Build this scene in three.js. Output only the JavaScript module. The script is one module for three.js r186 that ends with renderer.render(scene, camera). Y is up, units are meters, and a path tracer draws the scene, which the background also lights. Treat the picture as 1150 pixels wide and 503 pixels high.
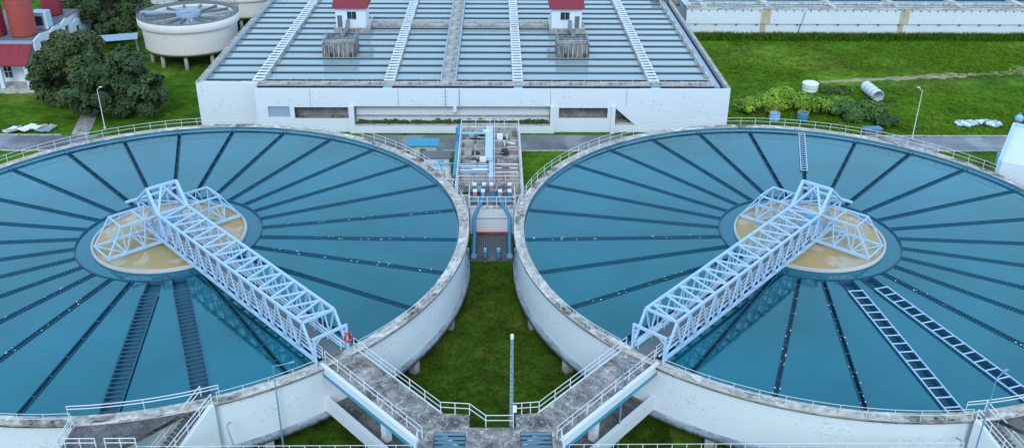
import * as THREE from 'three';
import { mergeGeometries } from 'three/addons/utils/BufferGeometryUtils.js';
import { RoundedBoxGeometry } from 'three/addons/geometries/RoundedBoxGeometry.js';

// ------------------------------------------------------------------ camera, sky, sun, exposure
const scene = new THREE.Scene();
const H = 6.8;                                   // height of the tank rims above the ground (ground = 0)
const camera = new THREE.PerspectiveCamera(26.75, 1150 / 503, 1, 3000);
camera.position.set(0.455, 45.62 + H, 87.13);
camera.rotation.order = 'YXZ';
camera.rotation.set(-0.473778, -0.019357, 0.008338);

const renderer = new THREE.WebGLRenderer({ antialias: true });
renderer.toneMapping = THREE.LinearToneMapping;
renderer.toneMappingExposure = 1.3;
renderer.shadowMap.enabled = true;

function rng(seed) { let a = seed >>> 0; return () => { a = (a + 0x6D2B79F5) >>> 0; let t = a; t = Math.imul(t ^ (t >>> 15), t | 1); t ^= t + Math.imul(t ^ (t >>> 7), t | 61); return ((t ^ (t >>> 14)) >>> 0) / 4294967296; }; }
// tileable value noise: noise(x, y, period) on a seeded lattice
function makeNoise(seed) {
  const r = rng(seed), N = 256, L = new Float32Array(N * N); for (let i = 0; i < N * N; i++) L[i] = r();
  const sm = t => t * t * (3 - 2 * t);
  const n = (x, y, P) => {
    const xi = Math.floor(x), yi = Math.floor(y), fx = sm(x - xi), fy = sm(y - yi);
    const w = (v, p) => ((v % p) + p) % p;
    const x0 = w(xi, P) & 255, x1 = w(xi + 1, P) & 255, y0 = (w(yi, P) & 255) * N, y1 = (w(yi + 1, P) & 255) * N;
    const a = L[y0 + x0], b = L[y0 + x1], c = L[y1 + x0], d = L[y1 + x1];
    return (a + (b - a) * fx) * (1 - fy) + (c + (d - c) * fx) * fy;
  };
  n.fbm = (u, v, P, oct, gain = 0.5) => { let s = 0, a = 1, t = 0; for (let o = 0; o < oct; o++) { s += a * n(u * P, v * P, P); t += a; a *= gain; P *= 2; } return s / t; };
  return n;
}
const nA = makeNoise(11), nB = makeNoise(23), nC = makeNoise(37), nD = makeNoise(51);
const clamp = (x, a = 0, b = 1) => Math.min(b, Math.max(a, x));
const sst = (a, b, x) => { const t = clamp((x - a) / (b - a)); return t * t * (3 - 2 * t); };

// overcast sky: one even layer of cloud with soft thinner and thicker places
{
  const W = 512, Hh = 256, D = new Float32Array(W * Hh * 4);
  for (let j = 0; j < Hh; j++) for (let i = 0; i < W; i++) {
    const el = (j / (Hh - 1) - 0.5) * Math.PI, u = i / W;            // row 0 is the nadir
    const c = nA.fbm(u, (j / Hh), 6, 5) - 0.5, e = Math.max(0, Math.sin(el));
    let k = (1.5 - 0.7 * Math.sqrt(e)) * (1 + 1.0 * c);
    let r = 0.56, g = 0.83, b = 1.12;
    if (el < 0) { k = 0.25; r = 0.5; g = 0.6; b = 0.6; }
    const o = (j * W + i) * 4; D[o] = k * r; D[o + 1] = k * g; D[o + 2] = k * b; D[o + 3] = 1;
  }
  const sky = new THREE.DataTexture(D, W, Hh, THREE.RGBAFormat, THREE.FloatType);
  sky.mapping = THREE.EquirectangularReflectionMapping; sky.magFilter = sky.minFilter = THREE.LinearFilter; sky.wrapS = THREE.RepeatWrapping; sky.needsUpdate = true;
  scene.background = sky; scene.environment = sky;
}
const sun = new THREE.DirectionalLight(new THREE.Color(1.0, 0.98, 0.95), 1.2);
sun.position.set(-6, 95, 115); sun.target.position.set(0, 0, -20);
sun.castShadow = true; sun.shadow.radius = 40; sun.shadow.mapSize.set(4096, 4096);
Object.assign(sun.shadow.camera, { left: -140, right: 140, top: 140, bottom: -140, near: 1, far: 500 });
scene.add(sun); scene.add(sun.target);

// ------------------------------------------------------------------ textures and materials
function tex(w, h, f, rx = 1, ry = 1, lin = false) {
  const d = new Uint8Array(w * h * 4);
  for (let j = 0; j < h; j++) for (let i = 0; i < w; i++) {
    const c = f(i / w, j / h), o = (j * w + i) * 4;
    for (let k = 0; k < 3; k++) { const l = clamp(c[k]); d[o + k] = Math.round(255 * (lin ? l : (l <= 0.0031308 ? l * 12.92 : 1.055 * Math.pow(l, 1 / 2.4) - 0.055))); }
    d[o + 3] = 255;
  }
  const t = new THREE.DataTexture(d, w, h); t.wrapS = t.wrapT = THREE.RepeatWrapping; t.magFilter = THREE.LinearFilter; t.minFilter = THREE.LinearMipmapLinearFilter; t.generateMipmaps = true;
  if (!lin) t.colorSpace = THREE.SRGBColorSpace; t.repeat.set(rx, ry); t.needsUpdate = true; return t;
}
function rep(t, x, y) { const c = t.clone(); c.repeat.set(x, y); c.needsUpdate = true; return c; }
const M = {};
function mat(r, g, b, rough = 0.8, o = {}) { const m = new (o.specularIntensity === undefined ? THREE.MeshStandardMaterial : THREE.MeshPhysicalMaterial)({ roughness: rough, metalness: 0, ...o }); m.color.setRGB(r, g, b); return m; }

// weathered concrete with dark lichen blotches and pale worn places
const texRim = tex(1024, 128, (u, v) => {
  const a = nA.fbm(u, v * 0.125, 64, 5), b = nB.fbm(u, v * 0.125, 16, 5), g = nC.fbm(u, v * 0.125, 220, 2);
  const dark = sst(0.5, 0.66, b), pale = sst(0.53, 0.68, a);
  let k = 0.4 + 0.4 * (g - 0.5) - 0.26 * dark + 0.2 * pale;
  return [k * 1.0, k * 0.93, k * 0.87];
});
const texDeck = tex(1024, 1024, (u, v) => {
  const a = nA.fbm(u, v, 6, 7, 0.68), b = nB.fbm(u, v, 22, 5, 0.65), g = nC.fbm(u, v, 128, 2), s = nD.fbm(u, v, 3, 5);
  let k = 0.2 + 0.62 * (a - 0.5) + 0.3 * (g - 0.5) + 0.2 * sst(0.55, 0.72, b) - 0.08 * sst(0.48, 0.66, s);
  k = Math.max(0.05, k); return [k * 1.0, k * 0.93, k * 0.9];
});
const texConc = tex(512, 512, (u, v) => {
  const a = nB.fbm(u, v, 6, 6, 0.6), g = nC.fbm(u, v, 96, 2), st = nD.fbm(u * 1, v * 0.12, 40, 3);
  const k = 0.36 + 0.5 * (a - 0.5) + 0.14 * (g - 0.5) - 0.16 * sst(0.55, 0.75, st); return [k, k * 0.97, k * 0.93];
});
const texPaint = tex(1024, 512, (u, v) => {                          // white paint, thin grime runs and scuffed specks
  const a = nA.fbm(u, v, 5, 5), st = nB(u * 160, v * 5, 160) * 0.6 + nC(u * 70, v * 3, 70) * 0.4, sp = nD.fbm(u, v, 60, 3);
  let k = 0.8 + 0.08 * (a - 0.5) - 0.08 * sst(0.62, 0.9, st) * sst(0.45, 0.65, a); const q = sst(0.64, 0.74, sp) * sst(0.56, 0.66, a) * 0.3;
  k *= 1 - q; return [k * 0.96, k * 0.985, k];
});
const texAsph = tex(512, 512, (u, v) => { const a = nA.fbm(u, v, 4, 5), g = nC.fbm(u, v, 128, 2), w = nB.fbm(u, v, 3, 4); const k = 0.14 + 0.12 * (a - 0.5) + 0.06 * (g - 0.5) + 0.08 * sst(0.52, 0.62, w); return [k * 0.95, k * 1.02, k * 1.15]; });
const texGrass = tex(2048, 2048, (u, v) => {
  const a = nA.fbm(u, v, 5, 5, 0.55), b = nB.fbm(u, v, 22, 4), f = nC.fbm(u, v, 128, 2, 0.7), y = nD.fbm(u, v, 9, 5, 0.6);
  const k = 0.75 + 0.9 * (b - 0.5) + 0.75 * (f - 0.5) + 0.5 * (a - 0.5);
  const dry = sst(0.52, 0.7, y) * 0.8, dk = sst(0.54, 0.7, a);
  const r = (0.08 + 0.06 * dry - 0.018 * dk) * k, g = (0.178 + 0.03 * dry - 0.03 * dk) * k, bb = (0.009 + 0.014 * dry) * k;
  return [r, g, bb];
});
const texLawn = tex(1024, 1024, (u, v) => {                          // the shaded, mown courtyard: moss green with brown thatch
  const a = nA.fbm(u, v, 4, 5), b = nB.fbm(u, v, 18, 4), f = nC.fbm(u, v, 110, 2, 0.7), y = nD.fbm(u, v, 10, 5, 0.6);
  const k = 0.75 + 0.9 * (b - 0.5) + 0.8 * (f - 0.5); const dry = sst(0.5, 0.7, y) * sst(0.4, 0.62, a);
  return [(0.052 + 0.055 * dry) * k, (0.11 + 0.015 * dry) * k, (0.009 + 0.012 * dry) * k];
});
const texSoil = tex(512, 512, (u, v) => { const a = nA.fbm(u, v, 6, 5), f = nC.fbm(u, v, 90, 2); const k = 0.75 + 0.8 * (a - 0.5) + 0.5 * (f - 0.5); return [0.4 * k, 0.33 * k, 0.19 * k]; });
const texScum = tex(1024, 1024, (u, v) => {                          // raw water with yellow silt and pale foam rafts
  const wx = nA.fbm(u, v, 4, 4) - 0.5, wy = nB.fbm(u, v, 4, 4) - 0.5;
  const a = nC.fbm(u + 0.18 * wx, v + 0.18 * wy, 5, 5), b = nD.fbm(u + 0.25 * wy, v + 0.25 * wx, 9, 5), f = nB.fbm(u, v, 70, 3);
  const foam = clamp(sst(0.5, 0.64, b) * 0.75 + (f - 0.5) * 0.25 * sst(0.45, 0.6, b)), o = sst(0.45, 0.65, a);
  return [0.38 + 0.05 * o + 0.1 * foam, 0.29 - 0.01 * o + 0.12 * foam, 0.12 - 0.01 * o + 0.2 * foam];
});
const texStain = tex(256, 256, (u, v) => {                           // concrete running with black algae streaks
  const st = nB(u * 48, v * 3, 48) * 0.55 + nC(u * 20, v * 2, 20) * 0.45, a = nA.fbm(u, v, 8, 4);
  const k = 0.36 - 0.24 * sst(0.34, 0.72, st) + 0.45 * (a - 0.5); return [Math.max(0.03, k), Math.max(0.03, k * 0.98), Math.max(0.03, k * 0.95)];
});
const texWaterBump = tex(512, 512, (u, v) => { const k = nA.fbm(u, v, 24, 4); return [k, k, k]; }, 1, 1, true);
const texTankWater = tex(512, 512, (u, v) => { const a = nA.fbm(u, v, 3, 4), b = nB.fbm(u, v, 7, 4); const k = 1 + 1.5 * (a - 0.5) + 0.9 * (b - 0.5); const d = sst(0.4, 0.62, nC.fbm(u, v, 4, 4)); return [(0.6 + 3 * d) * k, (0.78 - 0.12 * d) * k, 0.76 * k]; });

M.grass = mat(1, 1, 1, 1, { specularIntensity: 0.15, map: rep(texGrass, 1, 1) });
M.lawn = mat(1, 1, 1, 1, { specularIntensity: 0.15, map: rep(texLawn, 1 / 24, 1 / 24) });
M.road = mat(1, 1, 1, 0.4, { map: rep(texAsph, 1 / 12, 1 / 12) });
M.soil = mat(1, 1, 1, 1, { map: rep(texSoil, 1 / 10, 1 / 10) });
M.rim = mat(1, 1, 1, 0.9, { map: rep(texRim, 3, 1) });
M.deck = mat(1, 1, 1, 0.85, { map: rep(texDeck, 1 / 6.5, 1 / 6.5) });
M.deckDark = mat(0.45, 0.45, 0.45, 0.7, { map: rep(texDeck, 1 / 8, 1 / 8) });
M.deckWet = mat(0.36, 0.34, 0.34, 0.22, { map: rep(texDeck, 1 / 9, 1 / 9) });
M.conc = mat(1, 1, 1, 0.9, { map: rep(texConc, 1 / 6, 1 / 6) });
M.ledge = mat(0.85, 1.05, 1.25, 0.8, { map: rep(texConc, 30, 1) });
M.concPale = mat(1.35, 1.35, 1.35, 0.9, { map: rep(texConc, 1 / 9, 1 / 9) });
M.stain = mat(0.6, 0.6, 0.6, 0.9, { map: rep(texStain, 1 / 5, 1 / 5) });
M.paint = mat(0.85, 0.9, 0.95, 0.6, { map: rep(texPaint, 1 / 18, 1 / 6) });
M.tankPaint = mat(0.9, 0.95, 1.0, 0.6, { map: rep(texPaint, 11, 1) });
M.cream = mat(0.9, 0.83, 0.78, 0.7, { map: rep(texPaint, 4, 1) });
M.steel = mat(0.38, 0.55, 0.72, 0.45, { metalness: 0.0 });             // pale blue-grey bridge paint
M.steelWorn = mat(0.27, 0.37, 0.48, 0.5);
M.rail = mat(0.66, 0.69, 0.72, 0.45);
M.grate = mat(0.13, 0.145, 0.16, 0.7);
M.blue = mat(0.03, 0.24, 0.42, 0.4);
M.bluePale = mat(0.2, 0.5, 0.74, 0.5);
M.channelBlue = mat(0.03, 0.3, 0.45, 0.5);
M.tread = mat(0.1, 0.22, 0.3, 0.5); M.duct = mat(0.2, 0.18, 0.22, 0.6); M.lampBlue = mat(0.14, 0.3, 0.44, 0.45); M.frame = mat(0.42, 0.56, 0.68, 0.5); M.silo = mat(0.36, 0.06, 0.05, 0.55); M.silo2 = mat(0.28, 0.02, 0.04, 0.5);
M.channelPale = mat(0.16, 0.38, 0.55, 0.4);
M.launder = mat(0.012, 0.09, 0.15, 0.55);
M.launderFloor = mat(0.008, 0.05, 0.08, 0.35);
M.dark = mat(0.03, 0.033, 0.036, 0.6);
M.red = mat(0.55, 0.025, 0.03, 0.5);
M.roofRed = mat(0.24, 0.02, 0.035, 0.6);
M.roofRust = mat(0.34, 0.065, 0.055, 0.7);
M.window = mat(0.03, 0.045, 0.06, 0.12);
M.bark = mat(0.09, 0.07, 0.05, 0.95);
M.pink = mat(0.5, 0.22, 0.2, 0.6);
M.foam = mat(0.75, 0.78, 0.8, 0.9);
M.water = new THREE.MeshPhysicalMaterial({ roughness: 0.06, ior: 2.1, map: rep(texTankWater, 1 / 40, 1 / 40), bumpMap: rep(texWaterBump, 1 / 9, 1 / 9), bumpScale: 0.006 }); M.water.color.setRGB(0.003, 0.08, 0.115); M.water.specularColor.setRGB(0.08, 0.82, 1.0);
M.waterRing = new THREE.MeshPhysicalMaterial({ roughness: 0.07, ior: 1.7 }); M.waterRing.color.setRGB(0.002, 0.09, 0.14); M.waterRing.specularColor.setRGB(0.08, 0.82, 1.0);
M.waterBasin = new THREE.MeshPhysicalMaterial({ roughness: 0.05, ior: 1.5, bumpMap: rep(texWaterBump, 1 / 7, 1 / 7), bumpScale: 0.004 }); M.waterBasin.color.setRGB(0.24, 0.37, 0.42);
M.scum = mat(1, 1, 1, 0.5, { map: rep(texScum, 1 / 13, 1 / 13) });

// ------------------------------------------------------------------ helpers
const taken = {};
function numbered(n) { if (!(n in taken)) { taken[n] = 0; return n; } taken[n]++; return n + '_' + String(taken[n]).padStart(3, '0'); }
function shade(o) { o.castShadow = o.receiveShadow = true; return o; }
function thing(name, label, category, pos = [0, 0, 0], turn = 0, group) {
  const o = new THREE.Group(); o.name = numbered(name); o.position.set(...pos); o.rotation.y = turn;
  o.userData = { label, category }; if (group) o.userData.group = group; scene.add(o); return o;
}
function mesh(name, geo, m, parent) { const o = shade(new THREE.Mesh(geo, m)); o.name = parent ? name : numbered(name); (parent || scene).add(o); return o; }
function struct(name, geo, m) { const o = mesh(name, geo, m); o.userData.kind = 'structure'; return o; }
function tagged(o, label, category, group) { o.userData = { label, category }; if (group) o.userData.group = group; return o; }
const UB = new THREE.BoxGeometry(1, 1, 1), UC = new THREE.CylinderGeometry(1, 1, 1, 10), UC6 = new THREE.CylinderGeometry(1, 1, 1, 6);
const V = (x, y, z) => new THREE.Vector3(x, y, z);
const _m = new THREE.Matrix4(), _up = V(0, 1, 0), _x = V(1, 0, 0);
function orient(o, a, b, up = _up) {
  const A = V(...a), B = V(...b), d = B.clone().sub(A), L = d.length();
  const u = Math.abs(d.clone().normalize().dot(up)) > 0.995 ? _x : up;
  _m.lookAt(B, A, u); o.quaternion.setFromRotationMatrix(_m); o.position.copy(A).add(B).multiplyScalar(0.5); return L;
}
function bar(name, a, b, w, t, m, parent) { const o = mesh(name, UB, m, parent); const L = orient(o, a, b); o.scale.set(w, t, L); return o; }   // square section
const UCz = new THREE.CylinderGeometry(1, 1, 1, 8); UCz.rotateX(Math.PI / 2);
function rod(name, a, b, r, m, parent) { const o = mesh(name, UCz, m, parent); const L = orient(o, a, b); o.scale.set(r, r, L); return o; }
// boxes with uv in metres
function boxG(x0, x1, y0, y1, z0, z1) {
  const g = new THREE.BoxGeometry(x1 - x0, y1 - y0, z1 - z0), n = g.attributes.normal, p = g.attributes.position, uv = g.attributes.uv;
  g.translate((x0 + x1) / 2, (y0 + y1) / 2, (z0 + z1) / 2);
  for (let i = 0; i < p.count; i++) {
    const ax = Math.abs(n.getX(i)), ay = Math.abs(n.getY(i));
    if (ay > 0.5) uv.setXY(i, p.getX(i), p.getZ(i)); else if (ax > 0.5) uv.setXY(i, p.getZ(i), p.getY(i)); else uv.setXY(i, p.getX(i), p.getY(i));
  }
  return g;
}
function box(name, x0, x1, y0, y1, z0, z1, m, parent) { return mesh(name, boxG(x0, x1, y0, y1, z0, z1), m, parent); }
// a flat plate from a plan outline [[x,z]...], top at y, thickness t
function plateG(pts, y, t, holes = []) {
  const s = new THREE.Shape(pts.map(p => new THREE.Vector2(p[0], -p[1])));
  for (const h of holes) s.holes.push(new THREE.Path(h.map(p => new THREE.Vector2(p[0], -p[1]))));
  const g = new THREE.ExtrudeGeometry(s, { depth: t, bevelEnabled: false }); g.rotateX(-Math.PI / 2); g.translate(0, y - t, 0);
  return g;
}
// an outline in x-y extruded along z
function wallG(pts, z, t, holes = []) {
  const s = new THREE.Shape(pts.map(p => new THREE.Vector2(...p))); for (const h of holes) s.holes.push(new THREE.Path(h.map(p => new THREE.Vector2(...p))));
  const g = new THREE.ExtrudeGeometry(s, { depth: t, bevelEnabled: false }); g.translate(0, 0, z - t); return g;
}
const rect = (x0, x1, y0, y1) => [[x0, y0], [x1, y0], [x1, y1], [x0, y1]];
function tubeG(pts, r, seg = 6, closed = false, steps) { const c = new THREE.CatmullRomCurve3(pts.map(p => V(...p)), closed, 'catmullrom', 0.5); return new THREE.TubeGeometry(c, steps || pts.length * 4, r, seg, closed); }
function rodG(a, b, r, seg = 6) { const A = V(...a), B = V(...b), L = A.distanceTo(B), g = new THREE.CylinderGeometry(r, r, L, seg, 1); g.rotateX(Math.PI / 2); _m.lookAt(B, A, Math.abs(B.clone().sub(A).normalize().y) > 0.99 ? _x : _up); _m.setPosition(A.add(B).multiplyScalar(0.5)); g.applyMatrix4(_m); return g; }
// railing along a polyline: the rails are one part, its posts are children
function railing(parent, pts, o = {}) {
  const h = o.h || 1.05, r = o.r || 0.028, sp = o.spacing || 1.7, m = o.m || M.rail, rows = o.rows || [1, 0.55];
  const gs = [];
  for (let i = 0; i + 1 < pts.length; i++) for (const k of rows) gs.push(rodG([pts[i][0], pts[i][1] + h * k, pts[i][2]], [pts[i + 1][0], pts[i + 1][1] + h * k, pts[i + 1][2]], r));
  const R = mesh(o.name || 'railing', mergeGeometries(gs), m, parent);
  for (let i = 0; i + 1 < pts.length; i++) {
    const a = V(...pts[i]), b = V(...pts[i + 1]), n = Math.max(1, Math.round(a.distanceTo(b) / sp));
    for (let k = 0; k <= n; k++) { if (k === 0 && i > 0) continue; const q = a.clone().lerp(b, k / n); rod('post', [q.x, q.y, q.z], [q.x, q.y + h, q.z], r * 1.15, m, R); }
  }
  return R;
}

// ------------------------------------------------------------------ ground, road, soil
{
  const g = new THREE.PlaneGeometry(2400, 2400, 1, 1); g.rotateX(-Math.PI / 2); const uv = g.attributes.uv, p = g.attributes.position;
  for (let i = 0; i < p.count; i++) uv.setXY(i, p.getX(i) / 95 + 0.13, p.getZ(i) / 95 + 0.31);
  struct('ground', g, M.grass);
  const flat = (pts, y) => { const s = new THREE.ShapeGeometry(new THREE.Shape(pts.map(q => new THREE.Vector2(q[0], -q[1])))); s.rotateX(-Math.PI / 2); s.translate(0, y, 0); return s; };
  struct('road', flat([[-150, -43.9], [-48, -43.9], [9.3, -44.2], [38, -43.8], [150, -43.8], [150, -38.2], [-150, -38.2]], 0.02), M.road);
  struct('kerb', mergeGeometries([boxG(-150, 150, 0, 0.13, -38.2, -37.95), boxG(36, 150, 0, 0.13, -44.05, -43.8), boxG(-150, -64, 0, 0.13, -44.15, -43.9)]), M.concPale);
  struct('path', flat([[-62.6, -44.1], [-60, -44.1], [-62.9, -57], [-65.4, -57]], 0.012), M.conc);
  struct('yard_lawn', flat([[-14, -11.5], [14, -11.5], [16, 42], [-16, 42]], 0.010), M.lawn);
  // bare soil track across the field, ragged edge
  const r = rng(5), top = [], bot = [];
  for (let i = 0; i <= 60; i++) { const t = i / 60, x = 57 + 52 * t, c = -69.2 - 2.2 * Math.sin(t * 3.0) - 7 * t * t, w = (0.5 + 1.5 * Math.sin(t * Math.PI) + 3.6 * sst(0.62, 0.85, t)) * (0.45 + 1.1 * nA(t * 22, 3, 64)); top.push([x, c - w * (0.4 + 0.5 * r())]); bot.push([x, c + w * (0.4 + 0.6 * r())]); }
  struct('dirt_path', flat([...bot, ...top.reverse()], 0.014), M.soil);
}

// ------------------------------------------------------------------ the two round clarifier tanks
const TX = 33.4, RI = 30, RO = 31.05, WY = H - 0.42;
const BA = 47.7 * Math.PI / 180;                                      // plan angle of the bridges
function lathe(prof, seg = 160, a0 = 0, len = Math.PI * 2) { return new THREE.LatheGeometry(prof.map(p => new THREE.Vector2(...p)), seg, a0, len); }
const tankWallG = lathe([[30.62, H - 5.0], [30.62, H - 0.28]]), tankInG = lathe([[30, H - 0.02], [30, H - 1.4]]);
const tankRimG = lathe([[30.0, H - 0.26], [30.0, H], [30.02, H + 0.02], [31.03, H + 0.02], [31.05, H], [31.05, H - 0.24], [30.6, H - 0.24]]);
const tankLedgeG = lathe([[30.6, H - 4.62], [30.7, H - 4.62], [30.74, H - 4.86], [31.0, H - 4.86], [31.0, H - 4.66], [31.08, H - 4.66], [31.08, H - 5.12], [30.2, H - 5.12]]);
const tankFloorG = lathe([[0.01, H - 5.05], [30.3, H - 5.05]], 64);
const colG = new THREE.BoxGeometry(0.75, 1.8, 0.75); colG.translate(0, 0.85, 0);
const lipG = lathe([[29.8, H - 0.52], [29.8, H - 0.36], [29.84, H - 0.36], [29.84, H - 0.52]]);
const wellG = lathe([[7.45, H - 0.9], [7.45, H - 0.2], [7.5, H - 0.17], [7.68, H - 0.17], [7.72, H - 0.2], [7.72, H - 0.9]], 96);
const ringG = lathe([[9.22, H - 0.9], [9.22, H - 0.33], [9.34, H - 0.33], [9.34, H - 0.9]], 96);
// one launder trough along +x from r0 to r1: two notched plates, floor, spacers
function launderG(w) {
  const gs = [], r0 = 9.34, r1 = 29.98, t = 0.05, n = 64, st = (r1 - r0) / n;
  for (const s of [-1, 1]) {
    const z = s * w / 2; gs.push(new THREE.BoxGeometry(r1 - r0, 0.6, t).translate((r0 + r1) / 2, H - 0.7, z));
    for (let k = 0; k < n; k++) gs.push(new THREE.BoxGeometry(st * 0.68, 0.1, t).translate(r0 + (k + 0.5) * st, H - 0.35, z));
  }
  gs.push(new THREE.BoxGeometry(r1 - r0, 0.04, w - t).translate((r0 + r1) / 2, H - 0.98, 0));
  return mergeGeometries(gs);
}
const launderNarrowG = launderG(0.42), launderWideG = launderG(1.35);
const clotG = new THREE.IcosahedronGeometry(0.12, 0); clotG.scale(1.4, 0.5, 1);

function clarifier(sx, label, spec) {
  const cx = sx * TX, T = thing('clarifier_tank', label, 'water tank', [cx, 0, 0], 0, 'round clarifier tanks');
  mesh('wall', tankWallG, M.tankPaint, T); mesh('inner_wall', tankInG, M.channelBlue, T); mesh('rim_walkway', tankRimG, M.rim, T);
  mesh('gutter_ledge', tankLedgeG, M.ledge, T); mesh('base_slab', tankFloorG, M.conc, T); mesh('rim_gutter', lipG, M.steelWorn, T);
  for (let k = 0; k < 24; k++) { const a = k * Math.PI / 12, c = mesh('column', colG, M.conc2 || M.concPale, T); c.position.set(30.3 * Math.cos(a), 0, 30.3 * Math.sin(a)); c.rotation.y = -a; }
  mesh('center_well', wellG, M.concPale, T);
  const sc = new THREE.CircleGeometry(7.46, 64); sc.rotateX(-Math.PI / 2); { const uv = sc.attributes.uv, p = sc.attributes.position; for (let i = 0; i < p.count; i++) uv.setXY(i, p.getX(i) + sx * 3.3, p.getZ(i) + sx * 1.7); }
  const s = mesh('silty_water', sc, M.scum, T); s.position.y = H - 0.36; s.userData.label = 'yellow silty water with pale foam in the centre well';
  mesh('collector_ring', ringG, M.launder, T);
  const N = 27, ang = []; for (let k = 0; k < N; k++) ang.push(((sx < 0 ? 1.8 : 178.2) + (sx < 0 ? 1 : -1) * k * 360 / N) * Math.PI / 180);
  ang.sort((a, b) => ((a % 6.2831853) + 6.2831853) % 6.2831853 - ((b % 6.2831853) + 6.2831853) % 6.2831853);
  const A = ang.map(a => ((a % (2 * Math.PI)) + 2 * Math.PI) % (2 * Math.PI));
  const wide = A.map(a => spec.wide.some(q => Math.abs(a * 180 / Math.PI - q) < 4)), cat = A.map(a => spec.catwalk.find(q => Math.abs(a * 180 / Math.PI - q[0]) < 4));
  const rr = rng(sx < 0 ? 71 : 72);
  A.forEach((a, i) => {
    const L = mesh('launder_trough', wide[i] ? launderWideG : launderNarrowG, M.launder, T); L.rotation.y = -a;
    const c = cat[i];
    if (c) {                                                          // a ladder-like frame lies over the trough
      const [, r0, r1, pitch, m, w] = c;
      for (const q of [-1, 1]) bar('side_rail', [r0, H - 0.24, q * w / 2], [r1, H - 0.24, q * w / 2], 0.09, 0.09, m, L);
      for (let r = r0 + 0.1; r < r1; r += pitch) bar('rung', [r, H - 0.24, -w / 2], [r, H - 0.24, w / 2], 0.11, 0.06, m, L);
    } else for (let r = 11; r < 29.6; r += 2.7) bar('spacer', [r, H - 0.36, -0.2], [r, H - 0.36, 0.2], 0.07, 0.05, M.launder, L);
    if (spec.clots.some(q => Math.abs(a * 180 / Math.PI - q) < 4)) {
      const gs = []; for (let k = 0; k < 16; k++) gs.push(clotG.clone().scale(0.25 + 0.5 * rr(), 0.7, 0.2 + rr() * 0.4).translate(11 + 18 * Math.pow(rr(), 0.8), H - 0.33, (rr() < 0.5 ? -1 : 1) * 0.21 + (rr() - 0.5) * 0.12));
      const f = mesh('foam', mergeGeometries(gs), M.foam, L); f.userData.kind = 'stuff';
    }
  });
  // clear water: one sheet with a slot for every trough
  const pos = [], idx = [], uv = []; let base = 0; const nr = 10, na = 6;
  A.forEach((a, i) => {
    const b = A[(i + 1) % N] + (i === N - 1 ? 2 * Math.PI : 0), w0 = (wide[i] ? 1.35 : 0.42) / 2, w1 = (wide[(i + 1) % N] ? 1.35 : 0.42) / 2;
    for (let j = 0; j <= nr; j++) { const r = 9.3 + (30.0 - 9.3) * j / nr, s0 = a + Math.asin(w0 / r), s1 = b - Math.asin(w1 / r); for (let k = 0; k <= na; k++) { const t = s0 + (s1 - s0) * k / na, x = r * Math.cos(t), z = r * Math.sin(t); pos.push(x, 0, z); uv.push(x + 17 * sx, z); } }
    for (let j = 0; j < nr; j++) for (let k = 0; k < na; k++) { const q = base + j * (na + 1) + k; idx.push(q, q + 1, q + na + 1, q + 1, q + na + 2, q + na + 1); }
    base += (nr + 1) * (na + 1);
  });
  const g = new THREE.BufferGeometry(); g.setAttribute('position', new THREE.Float32BufferAttribute(pos, 3)); g.setAttribute('uv', new THREE.Float32BufferAttribute(uv, 2)); g.setIndex(idx); g.computeVertexNormals();
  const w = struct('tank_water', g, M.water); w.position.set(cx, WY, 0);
  const rg = new THREE.RingGeometry(7.6, 9.3, 96, 1); rg.rotateX(-Math.PI / 2); const rw = mesh('ring_water', rg, M.waterRing, T); rw.position.y = H - 0.5;
  // railing round the outer edge, open at the bridge and at the stair platform
  const arc = (r, a0, a1, y, n) => { const q = []; for (let k = 0; k <= n; k++) { const a = a0 + (a1 - a0) * k / n; q.push([r * Math.cos(a), y, r * Math.sin(a)]); } return q; };
  const D = Math.PI / 180, gs = [];
  for (const [a0, a1] of spec.rails) for (const h of [1.0, 0.55]) gs.push(new THREE.TubeGeometry(new THREE.CatmullRomCurve3(arc(30.98, a0 * D, a1 * D, H + h, Math.ceil((a1 - a0) / 4)).map(p => V(...p))), Math.ceil((a1 - a0) / 1.5), 0.026, 5));
  const R = mesh('railing', mergeGeometries(gs), M.rail, T);
  for (const [a0, a1] of spec.rails) { const n = Math.round((a1 - a0) / 3.6); for (let k = 0; k <= n; k++) { const a = (a0 + (a1 - a0) * k / n) * D, x = 30.98 * Math.cos(a), z = 30.98 * Math.sin(a); rod('post', [x, H + 0.01, z], [x, H + 1.0, z], 0.03, M.rail, R); } }
  const [b0, b1] = spec.inner, gi = []; for (const h of [1.0, 0.72]) gi.push(new THREE.TubeGeometry(new THREE.CatmullRomCurve3(arc(30.1, b0 * D, b1 * D, H + h, 8).map(p => V(...p))), 24, 0.04, 6));
  const I = mesh('inner_railing', mergeGeometries(gi), M.rail, T); for (let k = 0; k <= 8; k += 4) { const a = (b0 + (b1 - b0) * k / 8) * D; rod('post', [30.1 * Math.cos(a), H + 0.01, 30.1 * Math.sin(a)], [30.1 * Math.cos(a), H + 1.0, 30.1 * Math.sin(a)], 0.03, M.rail, I); }
  return T;
}
clarifier(-1, 'large round clarifier tank on the left with dark radial troughs and a weathered rim', {
  wide: [68.5, 81.8], catwalk: [[68.5, 12, 29.9, 0.62, M.launder, 1.5], [81.8, 12, 29.9, 0.62, M.launder, 1.5]], clots: [1.8, 348, 108, 121.8, 15], rails: [[51.5, 66.5], [86, 403.8]], inner: [66, 87]
});
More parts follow.
